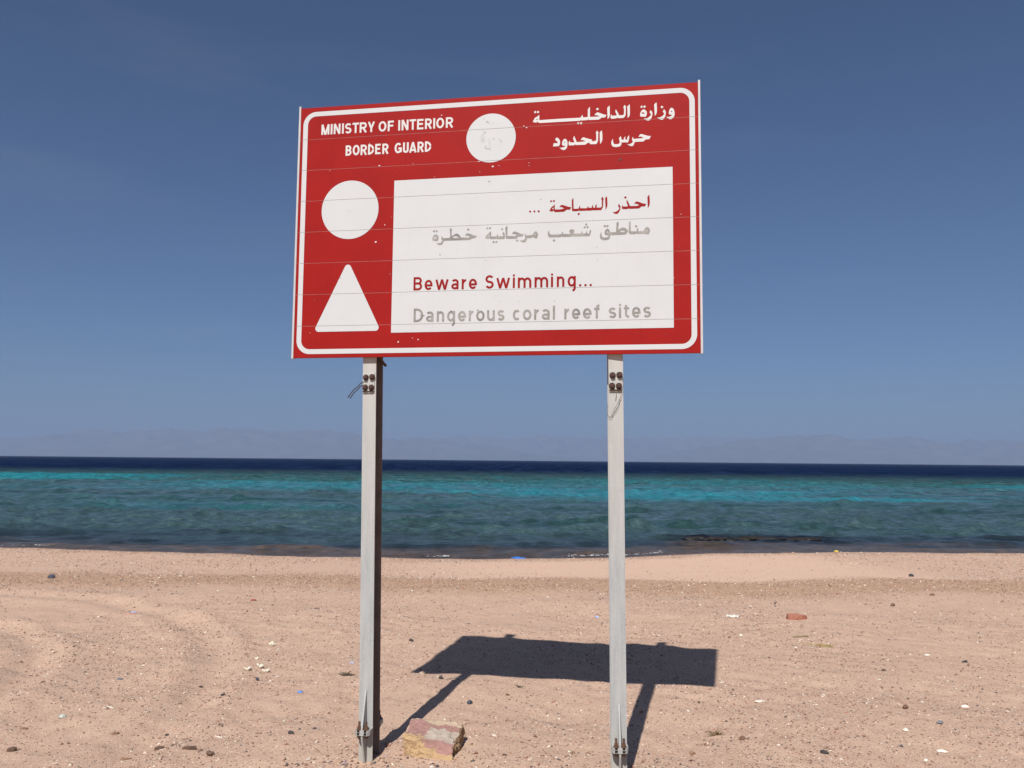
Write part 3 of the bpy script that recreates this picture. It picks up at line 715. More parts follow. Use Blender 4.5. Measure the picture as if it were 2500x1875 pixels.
# Latin lettering, drawn with a pen of even width
def arc(cx, cy, rx, ry, a0, a1, n=16):
    return [(cx + rx * math.cos(math.radians(a0 + (a1 - a0) * k / n)), cy + ry * math.sin(math.radians(a0 + (a1 - a0) * k / n))) for k in range(n + 1)]
class Pen:
    def __init__(s): s.V, s.T, s.k = [], [], 0
    def ribbon(s, pts, w, closed=False):
        s.k += 1; lay = s.k % 12 * 0.00004; n = len(pts)
        if closed and pts[0] == pts[-1]: pts = pts[:-1]; n -= 1
        P = [Vector(p) for p in pts]; b = len(s.V)
        for i in range(n):
            if closed or 0 < i < n - 1:
                d1 = (P[i] - P[i - 1]).normalized(); d2 = (P[(i + 1) % n] - P[i]).normalized()
            else:
                d1 = d2 = (P[1] - P[0]).normalized() if i == 0 else (P[-1] - P[-2]).normalized()
            n1, n2 = Vector((-d1.y, d1.x)), Vector((-d2.y, d2.x)); m = (n1 + n2)
            m = m / max(m.dot(n1), 0.35)
            s.V += [(*(P[i] + m * w / 2), lay), (*(P[i] - m * w / 2), lay)]
        for i in range(n if closed else n - 1):
            j = (i + 1) % n
            s.T.append((b + 2 * i, b + 2 * i + 1, b + 2 * j + 1, b + 2 * j))
    def disc(s, cx, cy, r):
        s.k += 1; b = len(s.V); q = ring(cx, cy, r, 14); s.V += [(*p, s.k % 12 * 0.00004) for p in q]; s.T.append(tuple(range(b, b + 14)))
    def glyph(s, ch, l, r, y, h, xh, w):
        q = w / 2; L, R = l + q, r - q; C = (l + r) / 2; rx = (R - L) / 2; B, Tt = y + q, y + h - q
        rb = lambda pts, c=False: s.ribbon([(p[0], p[1]) for p in pts], w, c)
        X = y + xh - q; cy = y + xh / 2; ry = xh / 2 - q
        if ch == 'o': rb(arc(C, cy, rx, ry, 0, 360, 28), True)
        elif ch == 'e': rb(arc(C, cy, rx, ry, 0, 318, 26)); rb([(L, cy - q * .4), (r, cy - q * .4)])
        elif ch == 'c': rb(arc(C + rx * .15, cy, rx * 1.1, ry, 48, 312, 24))
        elif ch == 'a':
            rb(arc(C, y + xh - q - rx * .8, rx, rx * .8, 150, 0, 14) + [(R, y)])
            rb(arc(C, y + xh * .30, rx, xh * .30 - q, 0, 360, 26), True)
        elif ch == 'r': rb([(L, y), (L, y + xh)]); rb(arc(r, y + xh * .45, (r - L), xh * .55 - q, 172, 95, 10))
        elif ch == 'w':
            for a, b2 in (((l + q, y + xh), (l + (r - l) * .28, y)), ((l + (r - l) * .28, y), (C, y + xh)), ((C, y + xh), (r - (r - l) * .28, y)), ((r - (r - l) * .28, y), (r - q, y + xh))): rb([a, b2])
        elif ch in 'sS':
            hh = xh if ch == 's' else h; r4 = (hh - w) / 4
            rb(arc(C, y + hh - q - r4, rx, r4, 28, 268, 18) + arc(C, y + q + r4, rx, r4, 88, -155, 18))
        elif ch == 'i': rb([(C, y), (C, y + xh)]); s.disc(C, y + h - q * .9, q * 1.05)
        elif ch == 'l': rb([(C, y), (C, y + h)])
        elif ch == 'n': rb([(L, y), (L, y + xh)]); rb(arc(C, y + xh - q - rx, rx, rx, 180, 0, 14) + [(R, y)])
        elif ch == 'm':
            k = (R - L) / 4; rb([(L, y), (L, y + xh)])
            rb(arc(L + k, y + xh - q - k * 1.2, k, k * 1.2, 180, 0, 12) + [(L + 2 * k, y)]); rb(arc(L + 3 * k, y + xh - q - k * 1.2, k, k * 1.2, 180, 0, 12) + [(R, y)])
        elif ch == 'u': rb([(R, y), (R, y + xh)]); rb([(L, y + xh)] + arc(C, y + q + rx, rx, rx, 180, 360, 14))
        elif ch == 'g':
            rb(arc(C, cy, rx, ry, 0, 360, 28), True); rb([(R, y + xh)] + arc(R - rx * 1.3, y - xh * .12, rx * 1.3, xh * .30, 0, -62, 10))
        elif ch == 'f': rb([(C, y)] + arc(C + (r - C), y + h - q - (r - C) * .8, (r - C), (r - C) * .8, 180, 92, 10)); rb([(l, y + xh - q), (r, y + xh - q)])
        elif ch == 't': rb([(C - q * .4, y + h - q)] + arc(r, y + q + (r - C), (r - C + q * .4), (r - C), 180, 268, 10)); rb([(l, y + xh - q), (r, y + xh - q)])
        elif ch == '.': s.disc(C, y + q, q * 1.1)
        elif ch == 'I': rb([(C, y), (C, y + h)])
        elif ch in 'BRDP':
            rb([(L, y), (L, y + h)])
            if ch == 'D': k = min(h * .42, r - l - w); rb([(L, Tt)] + arc(R - k, y + h - q - k, k, k, 90, 0, 9) + arc(R - k, y + q + k, k, k, 0, -90, 9) + [(L, B)])
            else:
                mid = y + h * (.52 if ch == 'B' else .46); k = (Tt - mid) / 2; Rt = R - (w * .15 if ch == 'B' else 0)
                rb([(L, Tt)] + arc(Rt - k, mid + k, k, k, 90, -90, 14) + [(L, mid)])
                if ch == 'B': k = (mid - B) / 2; rb([(L, mid)] + arc(R - k, B + k, k, k, 90, -90, 14) + [(L, B)])
                else: rb([(C, mid), (R + q * .3, y)])
        elif ch == 'O': rb(arc(C, y + h / 2, rx, h / 2 - q, 0, 360, 30), True)
        elif ch == 'M':
            rb([(L, y), (L, y + h)]); rb([(R, y), (R, y + h)]); rb([(L, y + h), (C, y)]); rb([(R, y + h), (C, y)])
        elif ch == 'N': rb([(L, y), (L, y + h)]); rb([(R, y), (R, y + h)]); rb([(L, y + h), (R, y)])
        elif ch == 'T': rb([(C, y), (C, y + h)]); rb([(l, Tt), (r, Tt)])
        elif ch == 'Y': rb([(C, y), (C, y + h * .45)]); rb([(L, y + h), (C, y + h * .38)]); rb([(R, y + h), (C, y + h * .38)])
        elif ch in 'FE':
            rb([(L, y), (L, y + h)]); rb([(L, Tt), (r, Tt)]); rb([(L, y + h * .52), (r - w * .3, y + h * .52)])
            if ch == 'E': rb([(L, B), (r, B)])
        elif ch == 'G': rb(arc(C, y + h / 2, rx, h / 2 - q, 42, 335, 26)); rb([(R, y + h * .08), (R, y + h * .46), (C + rx * .05, y + h * .46)])
        elif ch == 'U': rb([(L, y + h)] + arc(C, y + q + rx, rx, rx, 180, 360, 14) + [(R, y + h)])
        elif ch == 'A': rb([(L - q * .2, y), (C, y + h)]); rb([(R + q * .2, y), (C, y + h)]); rb([(l + (r - l) * .22, y + h * .24), (r - (r - l) * .22, y + h * .24)])
LINES = [
 ('white letter of the line MINISTRY OF INTERIOR', WHITE_T, 60, 45, 10.9, [('M', 138, 186, 1281), ('I', 194, 204, 1281), ('N', 212, 252, 1281), ('I', 262, 272, 1281), ('S', 280, 318, 1280), ('T', 324, 362, 1280), ('R', 367, 409, 1280), ('Y', 415, 457, 1280), ('O', 479, 525, 1279), ('F', 533, 568, 1279), ('I', 595, 605, 1279), ('N', 614, 654, 1279), ('T', 660, 698, 1279), ('E', 704, 741, 1278), ('R', 750, 789, 1278), ('I', 798, 808, 1278), ('O', 815, 860, 1278), ('R', 870, 911, 1278)]),
 ('white letter of the line BORDER GUARD', WHITE_T, 60, 45, 10.9, [('B', 287, 322, 1150), ('O', 329, 370, 1150), ('R', 376, 413, 1149), ('D', 420, 456, 1149), ('E', 462, 494, 1149), ('R', 504, 540, 1148), ('G', 576, 618, 1148), ('U', 625, 658, 1148), ('A', 662, 703, 1147), ('R', 709, 745, 1147), ('D', 752, 789, 1147)]),
 ('red letter of the line Beware Swimming', RED_T, 74, 57, 11.8, [('B', 702, 751, 365), ('e', 765, 810, 365), ('w', 826, 901, 365), ('a', 916, 957, 365), ('r', 974, 1001, 364), ('e', 1014, 1059, 364), ('S', 1106, 1152, 364), ('w', 1166, 1242, 364), ('i', 1257, 1268, 364), ('m', 1284, 1358, 363), ('m', 1375, 1449, 363), ('i', 1464, 1475, 363), ('n', 1495, 1536, 363), ('g', 1553, 1597, 363), ('.', 1615, 1626, 363), ('.', 1643, 1654, 363), ('.', 1670, 1682, 363)]),
 ('faded grey letter of the line Dangerous coral reef sites', GREY_T, 75, 57, 12.0, [('D', 706, 761, 189), ('a', 777, 819, 189), ('n', 837, 879, 189), ('g', 895, 940, 189), ('e', 956, 1001, 188), ('r', 1016, 1043, 189), ('o', 1057, 1104, 188), ('u', 1117, 1160, 188), ('s', 1175, 1213, 188), ('c', 1258, 1297, 188), ('o', 1313, 1360, 188), ('r', 1374, 1401, 188), ('a', 1415, 1458, 188), ('l', 1475, 1486, 188), ('r', 1536, 1563, 188), ('e', 1576, 1621, 188), ('e', 1635, 1681, 188), ('f', 1694, 1723, 189), ('s', 1771, 1810, 189), ('i', 1824, 1836, 189), ('t', 1850, 1878, 189), ('e', 1892, 1937, 189), ('s', 1951, 1990, 189)]),
]
for lab, mat, h, xh, w, letters in LINES:
    for ch, l, r_, y in letters:                         # each letter is a piece of film of its own
        pen = Pen(); pen.glyph(ch, l, r_, y, h, xh, w)
        flat_part('letter', pen.T, pen.V, mat, -0.0008 if mat is WHITE_T else -0.0016, lab)

# worn traces on the upper disc: scratches and spots, no picture left
pen = Pen()
for pts, w in (([(1070, 1190), (1092, 1208)], 3), ([(1080, 1180), (1094, 1192)], 2.5), ([(1066, 1205), (1100, 1245)], 1.5), ([(1116, 1204), (1119, 1180)], 2), ([(1092, 1150), (1108, 1144), (1128, 1143)], 2.5), ([(1172, 1194), (1188, 1184), (1186, 1172)], 2), ([(1082, 1247), (1096, 1234)], 2)):
    pen.ribbon(pts, w)
for cx, cy, rr in ((1104, 1298, 5), (1110, 1295, 4), (1098, 1158, 4), (1142, 1200, 3.5), (1120, 1172, 3), (1125, 1156, 2.5)): pen.disc(cx, cy, rr)
flat_part('worn_traces', pen.T, pen.V, simple_mat('worn_grey', (0.32, 0.31, 0.31), (0.42, 0.41, 0.40), 60, 0.8), -0.0016)['kind'] = 'stuff'
# chips and grime specks
def specks(name, n, seed, mat, rng, extra=()):
    rr = random.Random(seed); pen = Pen()
    pts = [(rr.uniform(60, 2190), rr.uniform(60, 1390), rr.uniform(*rng)) for _ in range(n)]
    # none over the writing
    pts = [q for q in pts if not (690 < q[0] < 2100 and (150 < q[1] < 280 or 325 < q[1] < 450 or 590 < q[1] < 860)) and not (q[1] > 1130 and (q[0] < 950 or q[0] > 1280))] + list(extra)
    for x, y, s in pts:
        k = 6; b = len(pen.V); a0 = rr.random() * 6
        pen.V += [(x + s * rr.uniform(.5, 1.3) * math.cos(a0 + 2 * math.pi * q / k), y + s * rr.uniform(.4, 1.1) * math.sin(a0 + 2 * math.pi * q / k), 0.0) for q in range(k)]
        pen.T.append(tuple(range(b, b + k)))
    o = flat_part(name, pen.T, pen.V, mat, -0.0026); o['kind'] = 'stuff'
specks('paint_chips', 46, 3, simple_mat('paint_chip', (0.62, 0.47, 0.42), (0.72, 0.62, 0.58), 50, 0.7), (1.2, 2.8),
       [(480, 644, 7), (622, 81, 6), (735, 92, 5), (1140, 1042, 6), (1060, 1075, 5), (490, 1082, 6), (846, 1351, 4), (1310, 1260, 4), (1325, 1250, 5), (530, 740, 4), (1340, 1052, 4), (1341, 1036, 3)])
specks('grime_specks', 90, 9, simple_mat('grime', (0.10, 0.075, 0.065), (0.20, 0.16, 0.14), 50, 0.9), (1.0, 2.6),
       [(1830, 1042, 4), (1120, 960, 4), (850, 560, 3), (1405, 846, 3), (1900, 236, 3), (1927, 235, 3), (1958, 234, 3.5), (1066, 247, 5), (918, 246, 5)])
# shallow dent with a puncture in the upper right plank
bm = bmesh.new(); cyl(bm, (1.835 - W_B / 2, 0.0005, Z_B + 1.045), (1.835 - W_B / 2, -0.0022, Z_B + 1.045), 0.0095, 0.005, 14)
bm_link('dent', bm, sign, simple_mat('dent_dark', (0.17, 0.02, 0.018), (0.10, 0.02, 0.018), 80, 0.8))

# posts
PW_, PD_ = 0.0765, 0.118
def post(cx0, cx1, yaw, rear_rod):
    """cx0/cx1: centre at the ground and at the lower edge of the board"""
    lean = math.atan2(cx1 - cx0, Z_B)
    bm = bmesh.new()
    top = Z_B + H_B + 0.004
    x, y0, y1 = PW_ / 2, 0.0, PD_
    tf, tw = 0.0065, 0.0055                              # rolled H-section: two flanges and a web
    ol = [(-x, 0), (x, 0), (x, tf), (tw, tf), (tw, y1 - tf), (x, y1 - tf), (x, y1), (-x, y1), (-x, y1 - tf), (-tw, y1 - tf), (-tw, tf), (-x, tf)]
    a = [bm.verts.new((px, py, -0.35)) for px, py in ol]; b = [bm.verts.new((px, py, top)) for px, py in ol]; n = len(ol)
    for i in range(n): bm.faces.new((a[i], a[(i + 1) % n], b[(i + 1) % n], b[i]))
    for q in ((0, 1, 2, 11), (3, 4, 9, 10), (5, 6, 7, 8)):
        bm.faces.new([a[k] for k in q[::-1]]); bm.faces.new([b[k] for k in q])
    bm.faces.ensure_lookup_table()
    for k in range(2, 7): bm.faces[k].material_index = 1      # the recess on one side is dark brown
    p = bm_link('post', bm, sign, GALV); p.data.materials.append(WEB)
    p.location = (cx0, 0.030, 0); p.rotation_euler = (0, lean, yaw)
    bm = bmesh.new(); box(bm, -x - 0.004, x + 0.004, PD_ - 0.012, PD_ + 0.010, top - 0.10, top + 0.022, 0.002)
    bm_link('top_clamp', bm, p, GALV)
    # splice plate and four bolts under the board
    bm = bmesh.new(); box(bm, -x + 0.0015, x - 0.007, -0.007, -0.0002, Z_B - 0.186, Z_B - 0.087, 0.0015)
    bm_link('splice_plate', bm, p, GALV)
    for bx, bz in ((-0.0175, -0.111), (0.0185, -0.109), (-0.0210, -0.166), (0.0150, -0.167)):
        bm = bmesh.new()
        cyl(bm, (bx, -0.0071, Z_B + bz), (bx, -0.0105, Z_B + bz), 0.0168, seg=18)
        cyl(bm, (bx, -0.0105, Z_B + bz), (bx, -0.0230, Z_B + bz), 0.0140, 0.0132, seg=6)
        cyl(bm, (bx, -0.0230, Z_B + bz), (bx, -0.0265, Z_B + bz), 0.0080, 0.0070, seg=10)
        bm_link('bolt', bm, p, RUST)
    bm = bmesh.new()
    tube(bm, [(-x + 0.002, -0.0085, Z_B - 0.190), (-0.018, -0.012, Z_B - 0.187), (0.0, -0.009, Z_B - 0.189), (0.018, -0.012, Z_B - 0.188), (x - 0.008, -0.0085, Z_B - 0.187)], 0.0032, 6)
    bm_link('wire_tie', bm, p, RUST)
    # slip base: forked flanges, gussets, studs
    zf = 0.150
    for sgn, yb in ((-1, 0.0), (1, PD_)):
        for k, (za, zb_) in enumerate(((zf, zf + 0.0125), (zf + 0.0132, zf + 0.0260))):
            bm = bmesh.new()
            hw = 0.040 + 0.001 * k
            d = 0.066 - 0.003 * k
            pts = [(-hw, 0), (-hw, d - 0.016), (-hw + 0.010, d), (-0.0265, d), (-0.0265, d - 0.030), (-0.0115, d - 0.030), (-0.0115, d), (0.0115, d), (0.0115, d - 0.030), (0.0265, d - 0.030), (0.0265, d), (hw - 0.010, d), (hw, d - 0.016), (hw, 0)]
            a = [bm.verts.new((px, yb + sgn * py + sgn * 0.0002, za)) for px, py in pts]; b = [bm.verts.new((px, yb + sgn * py + sgn * 0.0002, zb_)) for px, py in pts]
            n = len(pts)
            for i in range(n): bm.faces.new((a[i], a[(i + 1) % n], b[(i + 1) % n], b[i]))
            bm.faces.new(a); bm.faces.new(b[::-1])
            bmesh.ops.triangulate(bm, faces=[f for f in bm.faces if len(f.verts) > 4])
            bm_link('base_flange', bm, p, GALV)
        for z_far, z_tip in ((0.372, zf + 0.0262), (-0.05, zf - 0.0002)):
            bm = bmesh.new()
            tri = [(yb + sgn * 0.0003, z_far), (yb + sgn * 0.0003, z_tip), (yb + sgn * 0.062, z_tip), (yb + sgn * 0.062, z_tip + (0.014 if z_far > z_tip else -0.014)), (yb + sgn * 0.006, z_far)]
            a = [bm.verts.new((-0.0045, yy, zz)) for yy, zz in tri]; b = [bm.verts.new((0.0045, yy, zz)) for yy, zz in tri]
            n = len(tri); bm.faces.new(a); bm.faces.new(b[::-1])
            for i in range(n): bm.faces.new((a[i], b[i], b[(i + 1) % n], a[(i + 1) % n]))
            bm_link('gusset', bm, p, GALV)
        for bx in (-0.019, 0.019):
            yy = yb + sgn * 0.046
            bm = bmesh.new()
            cyl(bm, (bx, yy, zf - 0.022), (bx, yy, zf + 0.068), 0.0065, seg=12)
            cyl(bm, (bx, yy, zf + 0.0262), (bx, yy, zf + 0.030), 0.0150, seg=16)
            cyl(bm, (bx, yy, zf + 0.030), (bx, yy, zf + 0.043), 0.0118, 0.0112, seg=6)
            cyl(bm, (bx, yy, zf - 0.014), (bx, yy, zf - 0.002), 0.0118, seg=6)
            bm_link('stud_bolt', bm, p, RUST2)
    if rear_rod:
        bm = bmesh.new(); tube(bm, [(x + 0.004, 0.040, Z_B + 0.010), (x + 0.012, 0.075, Z_B - 0.012), (x + 0.016, 0.100, Z_B - 0.028)], 0.0055, 8)
        cyl(bm, (x + 0.0145, 0.094, Z_B - 0.025), (x + 0.018, 0.110, Z_B - 0.034), 0.008, seg=8)
        bm_link('clamp_rod', bm, p, RUST2)
    return p
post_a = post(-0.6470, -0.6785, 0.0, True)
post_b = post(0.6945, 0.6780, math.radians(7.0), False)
post_a['label'] = 'galvanised post with a dark brown flank'
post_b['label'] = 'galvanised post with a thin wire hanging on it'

# ------------------------------------------------------------------ loose wires hanging on the posts
def sgn_pt(x, y, z): return sign.matrix_basis @ Vector((x, y, z))
bpy.context.view_layer.update()
Mx = Matrix.Translation(sign.location) @ Matrix.Rotation(-YAW, 4, 'Z')
def wire(name, paths, r, mat, label):
    bm = bmesh.new()
    for pts in paths: tube(bm, [Mx @ Vector(p) for p in pts], r, 5)
    o = bm_link(name, bm, None, mat, True)
    return tag(o, label, 'wire')
DARKW = simple_mat('wire_black', (0.030, 0.026, 0.026), (0.055, 0.045, 0.045), 40, 0.7)
zl = Z_B - 0.125; xl = -0.7165
wire('wire', [[(xl + 0.01, 0.024, zl - 0.010), (xl - 0.010, 0.018, zl - 0.022), (xl - 0.022, 0.012, zl - 0.040), (xl - 0.045, 0.006, zl - 0.060), (xl - 0.058, 0.004, zl - 0.078), (xl - 0.072, 0.0, zl - 0.100)],
              [(xl + 0.01, 0.030, zl - 0.022), (xl - 0.008, 0.022, zl - 0.034), (xl - 0.022, 0.016, zl - 0.054), (xl - 0.040, 0.008, zl - 0.072), (xl - 0.052, 0.006, zl - 0.090), (xl - 0.060, 0.004, zl - 0.104)]], 0.0030, DARKW,
     'two short frayed black wire ends sticking out of the left post')
c0 = 0.679; yw = 0.016
wire('wire', [[(c0 + 0.036, 0.028, Z_B - 0.125), (c0 + 0.041, yw, Z_B - 0.150), (c0 + 0.036, yw, Z_B - 0.185), (c0 + 0.026, yw, Z_B - 0.225), (c0 + 0.010, yw, Z_B - 0.258), (c0 - 0.008, yw, Z_B - 0.290), (c0 - 0.019, yw, Z_B - 0.318), (c0 - 0.020, yw, Z_B - 0.332), (c0 - 0.032, yw, Z_B - 0.336), (c0 - 0.041, yw, Z_B - 0.325), (c0 - 0.044, yw, Z_B - 0.300), (c0 - 0.042, yw, Z_B - 0.265)],
              [(c0 + 0.024, yw + .003, Z_B - 0.226), (c0 + 0.014, yw + .003, Z_B - 0.270), (c0 + 0.002, yw + .003, Z_B - 0.296), (c0 - 0.016, yw + .003, Z_B - 0.322), (c0 - 0.036, yw + .003, Z_B - 0.330)],
              [(c0 + 0.001, yw + .006, Z_B - 0.185), (c0 + 0.003, yw + .004, Z_B - 0.215), (c0 - 0.001, yw + .006, Z_B - 0.245)]], 0.0010, DARKW,
     'thin looped wire hanging on the front of the right post')

# ------------------------------------------------------------------ striped sandstone block
def striped_block():
    # eight corners of a broken wedge-shaped block (bottom then top)
    z0 = -0.012
    P = dict(a=(-0.557, 4.715, z0), b=(-0.290, 4.655, z0), c=(-0.250, 4.905, z0), d=(-0.570, 4.95, z0),
             e=(-0.572, 4.735, 0.112), f=(-0.296, 4.690, 0.056), g=(-0.250, 4.905, 0.120), h=(-0.558, 4.935, 0.146))
    P = {k: np.array(v) for k, v in P.items()}
    N = 64
    V, F, Cc = [], [], []
    def quad(p, q, r, s, kind):
        b = len(V)
        for j in range(N + 1):
            for i in range(N + 1):
                u, v = i / N, j / N
                V.append((1 - v) * ((1 - u) * p + u * q) + v * ((1 - u) * s + u * r))
                Cc.append((kind, u, v))
        for j in range(N):
            for i in range(N):
                k = b + j * (N + 1) + i
                F.append((k, k + 1, k + N + 2, k + N + 1))
    quad(P['e'], P['f'], P['g'], P['h'], 0)       # top, v from front to back
    quad(P['a'], P['b'], P['f'], P['e'], 1)       # front, v from foot to edge
    quad(P['b'], P['c'], P['g'], P['f'], 2)       # broken right end
    quad(P['d'], P['a'], P['e'], P['h'], 3)       # left end
    quad(P['c'], P['d'], P['h'], P['g'], 4)       # back
    quad(P['d'], P['c'], P['b'], P['a'], 5)
    V = np.array(V); ctr = V.mean(0)
    cols = []
    cream, purple, grey, ochre, tan = map(np.array, ((0.55, 0.425, 0.295), (0.35, 0.178, 0.160), (0.45, 0.385, 0.315), (0.50, 0.335, 0.165), (0.30, 0.185, 0.085)))
    out = V.copy()
    for n, ((kind, u, v), p) in enumerate(zip(Cc, V)):
        q = Vector(p * 9.0); nz = mnoise.fractal(q, 0.9, 2.1, 5); n2 = mnoise.fractal(Vector(p * 46.0), 0.8, 2.2, 4)
        d = p - ctr; L = np.linalg.norm(d)
        amt = 0.0070 * nz + 0.0030 * n2
        if kind == 2 or p[0] > -0.31: amt += 0.006 * n2 + 0.008 * nz
        if kind in (1, 3) and u < 0.4: amt += 0.004 * n2
        # rounder corners
        rr = np.abs((p - ctr) / np.array((0.155, 0.125, 0.078)))
        srt = np.sort(rr)[-2]
        amt -= 0.020 * max(0.0, srt - 0.74) / 0.26
        chip = mnoise.noise(Vector(p * 34.0 + 5)) + 0.5 * mnoise.noise(Vector(p * 80.0))
        amt -= 0.016 * max(0.0, chip - 0.12) * min(1.0, max(0.0, srt - 0.62) / 0.25)      # chipped edges
        amt -= 0.006 * max(0.0, mnoise.noise(Vector(p * 95.0)) - 0.3)                      # pores
        out[n] = p + d / L * amt
        w = 0.09 * nz + 0.05 * n2 + 0.03 * mnoise.noise(Vector(p * 160.0))
        # stripes lie along the block, counted from the back edge over the top and down the front
        s = (1 - v) if kind == 0 else (1 + (1 - v) if kind == 1 else (0.9 if kind == 2 else 1.4))
        edge = 0.15 + 0.10 * u * (1 - u)
        if kind == 0:
            if s + w < edge: c = cream
            elif s + w < 0.47 + 0.25 * (1 - u) * 0.9: c = purple
            else: c = grey if u > 0.42 + w * 0.6 else purple
            if u > 0.44 + 0.6 * w and s + w > 0.38: c = grey
            if u < 0.42 and s + w > 0.93 - 0.3 * u: c = ochre * 1.05
            if u > 0.3 and s + w > 0.90: c = purple
        elif kind == 1:
            if u > 0.42 + w and v + w > 0.64: c = purple * 0.95
            elif u > 0.65 and v + w > 0.45: c = purple * 1.05
            else: c = ochre
            if u < 0.34 and v < 0.8 and n2 > 0.05: c = tan
        elif kind == 2: c = tan * 0.9
        elif kind == 3: c = ochre if v < .8 else cream
        else: c = cream
        c = c * 0.86 + 0.14 * (cream * 0.6 + purple * 0.4)
        cols.append(c * (1 + 0.20 * n2 + 0.14 * nz))
    me = np_mesh('striped_stone_block', out, np.array(F))
    cattr(me, 'tint', np.clip(np.array(cols), 0.02, 0.9))
    bm = bmesh.new(); bm.from_mesh(me); bmesh.ops.remove_doubles(bm, verts=bm.verts, dist=0.0012); bmesh.ops.recalc_face_normals(bm, faces=bm.faces); bm.to_mesh(me); bm.free()
    t = NT('striped_sandstone'); v = t.coord('Object')
    c = t.mix(t.range(t.noise(v, 150.0, 5, 0.7), 0.3, 0.7, 0.0, 0.30), t.attr('tint', 'Color'), (0.30, 0.20, 0.13))
    m = t.set(Base_Color=c, Roughness=0.9, Specular_IOR_Level=0.2, Normal=t.bump(t.noise(v, 110.0, 6, 0.7), 0.9, 0.006))
    o = link('stone_block', me, None, m)
    dz = gz(-0.42, 4.72)
    o.location = (0, 0, dz)
    tag(o, 'cream, purple and ochre striped sandstone block on the sand beside the left post', 'stone')
striped_block()

# ------------------------------------------------------------------ loose things lying on the sand
def lumpy(name, x, y, size, mat, seed, label, cat, group=None, sink=0.25, rz=0.0, amp=0.28, sub=3, tilt=0.0):
    bm = bmesh.new(); bmesh.ops.create_icosphere(bm, subdivisions=sub, radius=1.0)
    for v in bm.verts:
        q = v.co * 1.1 + Vector((seed * 3.1, seed * 1.7, seed))
        k = mnoise.noise(q) * amp + mnoise.noise(q * 2.7) * amp * 0.4
        f = v.co.copy()
        # flatten a few facets, as a broken stone has
        for a in range(4):
            d = Vector((math.sin(seed * 7 + a * 2.1), math.cos(seed * 5 + a * 1.7), math.sin(seed + a * 1.3))).normalized()
            e = f.dot(d) - 0.62
            if e > 0: f -= d * e * 0.85
        v.co = f * (1 + k)
        v.co = Vector((v.co.x * size[0], v.co.y * size[1], v.co.z * size[2]))
    o = bm_link(name, bm, None, mat, True)
    o.location = (x, y, gz(x, y) + size[2] * (1 - 2 * sink)); o.rotation_euler = (tilt, tilt * 0.6, rz)
    return tag(o, label, cat, group)
BLACKS = simple_mat('black_stone', (0.030, 0.026, 0.027), (0.055, 0.046, 0.045), 60, 0.75, 0.002)
BLUES = simple_mat('slate_stone', (0.060, 0.068, 0.090), (0.040, 0.045, 0.060), 60, 0.75, 0.002)
BROWNS = simple_mat('brown_stone', (0.115, 0.062, 0.040), (0.175, 0.10, 0.065), 60, 0.85, 0.002)
GREYS = simple_mat('grey_stone', (0.20, 0.20, 0.21), (0.14, 0.14, 0.16), 60, 0.8, 0.002)
BEIGE = simple_mat('beige_stone', (0.60, 0.45, 0.33), (0.50, 0.36, 0.26), 60, 0.85, 0.002)
CORAL = simple_mat('bleached_coral', (0.78, 0.74, 0.60), (0.68, 0.62, 0.48), 120, 0.9, 0.003)
SHELL = simple_mat('pale_shell', (0.80, 0.72, 0.60), (0.70, 0.60, 0.48), 60, 0.6)
WOOD = simple_mat('driftwood', (0.165, 0.095, 0.060), (0.085, 0.052, 0.036), 60, 0.9, 0.003)
WOOD2 = simple_mat('pale_driftwood', (0.30, 0.175, 0.105), (0.20, 0.115, 0.07), 60, 0.9, 0.003)
BRICK = simple_mat('terracotta', (0.40, 0.165, 0.105), (0.33, 0.125, 0.080), 45, 0.9, 0.003)
BLUEP = simple_mat('blue_plastic', (0.090, 0.215, 0.60), (0.12, 0.27, 0.66), 20, 0.45)
PBLUE = simple_mat('faded_blue_plastic', (0.34, 0.40, 0.66), (0.42, 0.46, 0.66), 30, 0.5)
BAGB = simple_mat('bright_blue_bag', (0.025, 0.16, 0.60), (0.04, 0.22, 0.70), 10, 0.4)
FOIL = simple_mat('white_paper', (0.74, 0.71, 0.64), (0.62, 0.57, 0.48), 50, 0.7)
STRAW = simple_mat('dry_straw', (0.30, 0.20, 0.10), (0.16, 0.10, 0.055), 60, 0.9)
DWEED = simple_mat('dry_weed', (0.060, 0.045, 0.033), (0.15, 0.11, 0.07), 60, 0.9)
GWEED = simple_mat('yellow_weed', (0.33, 0.24, 0.08), (0.24, 0.17, 0.06), 60, 0.9)
OLIVE = simple_mat('olive_stick', (0.27, 0.22, 0.11), (0.20, 0.16, 0.08), 40, 0.8)
PINKP = simple_mat('pink_plastic', (0.55, 0.28, 0.27), (0.50, 0.24, 0.22), 40, 0.6)
REDP = simple_mat('red_scrap', (0.38, 0.085, 0.055), (0.30, 0.07, 0.045), 40, 0.7)
YELP = simple_mat('yellow_plastic', (0.60, 0.45, 0.05), (0.66, 0.50, 0.08), 40, 0.5)

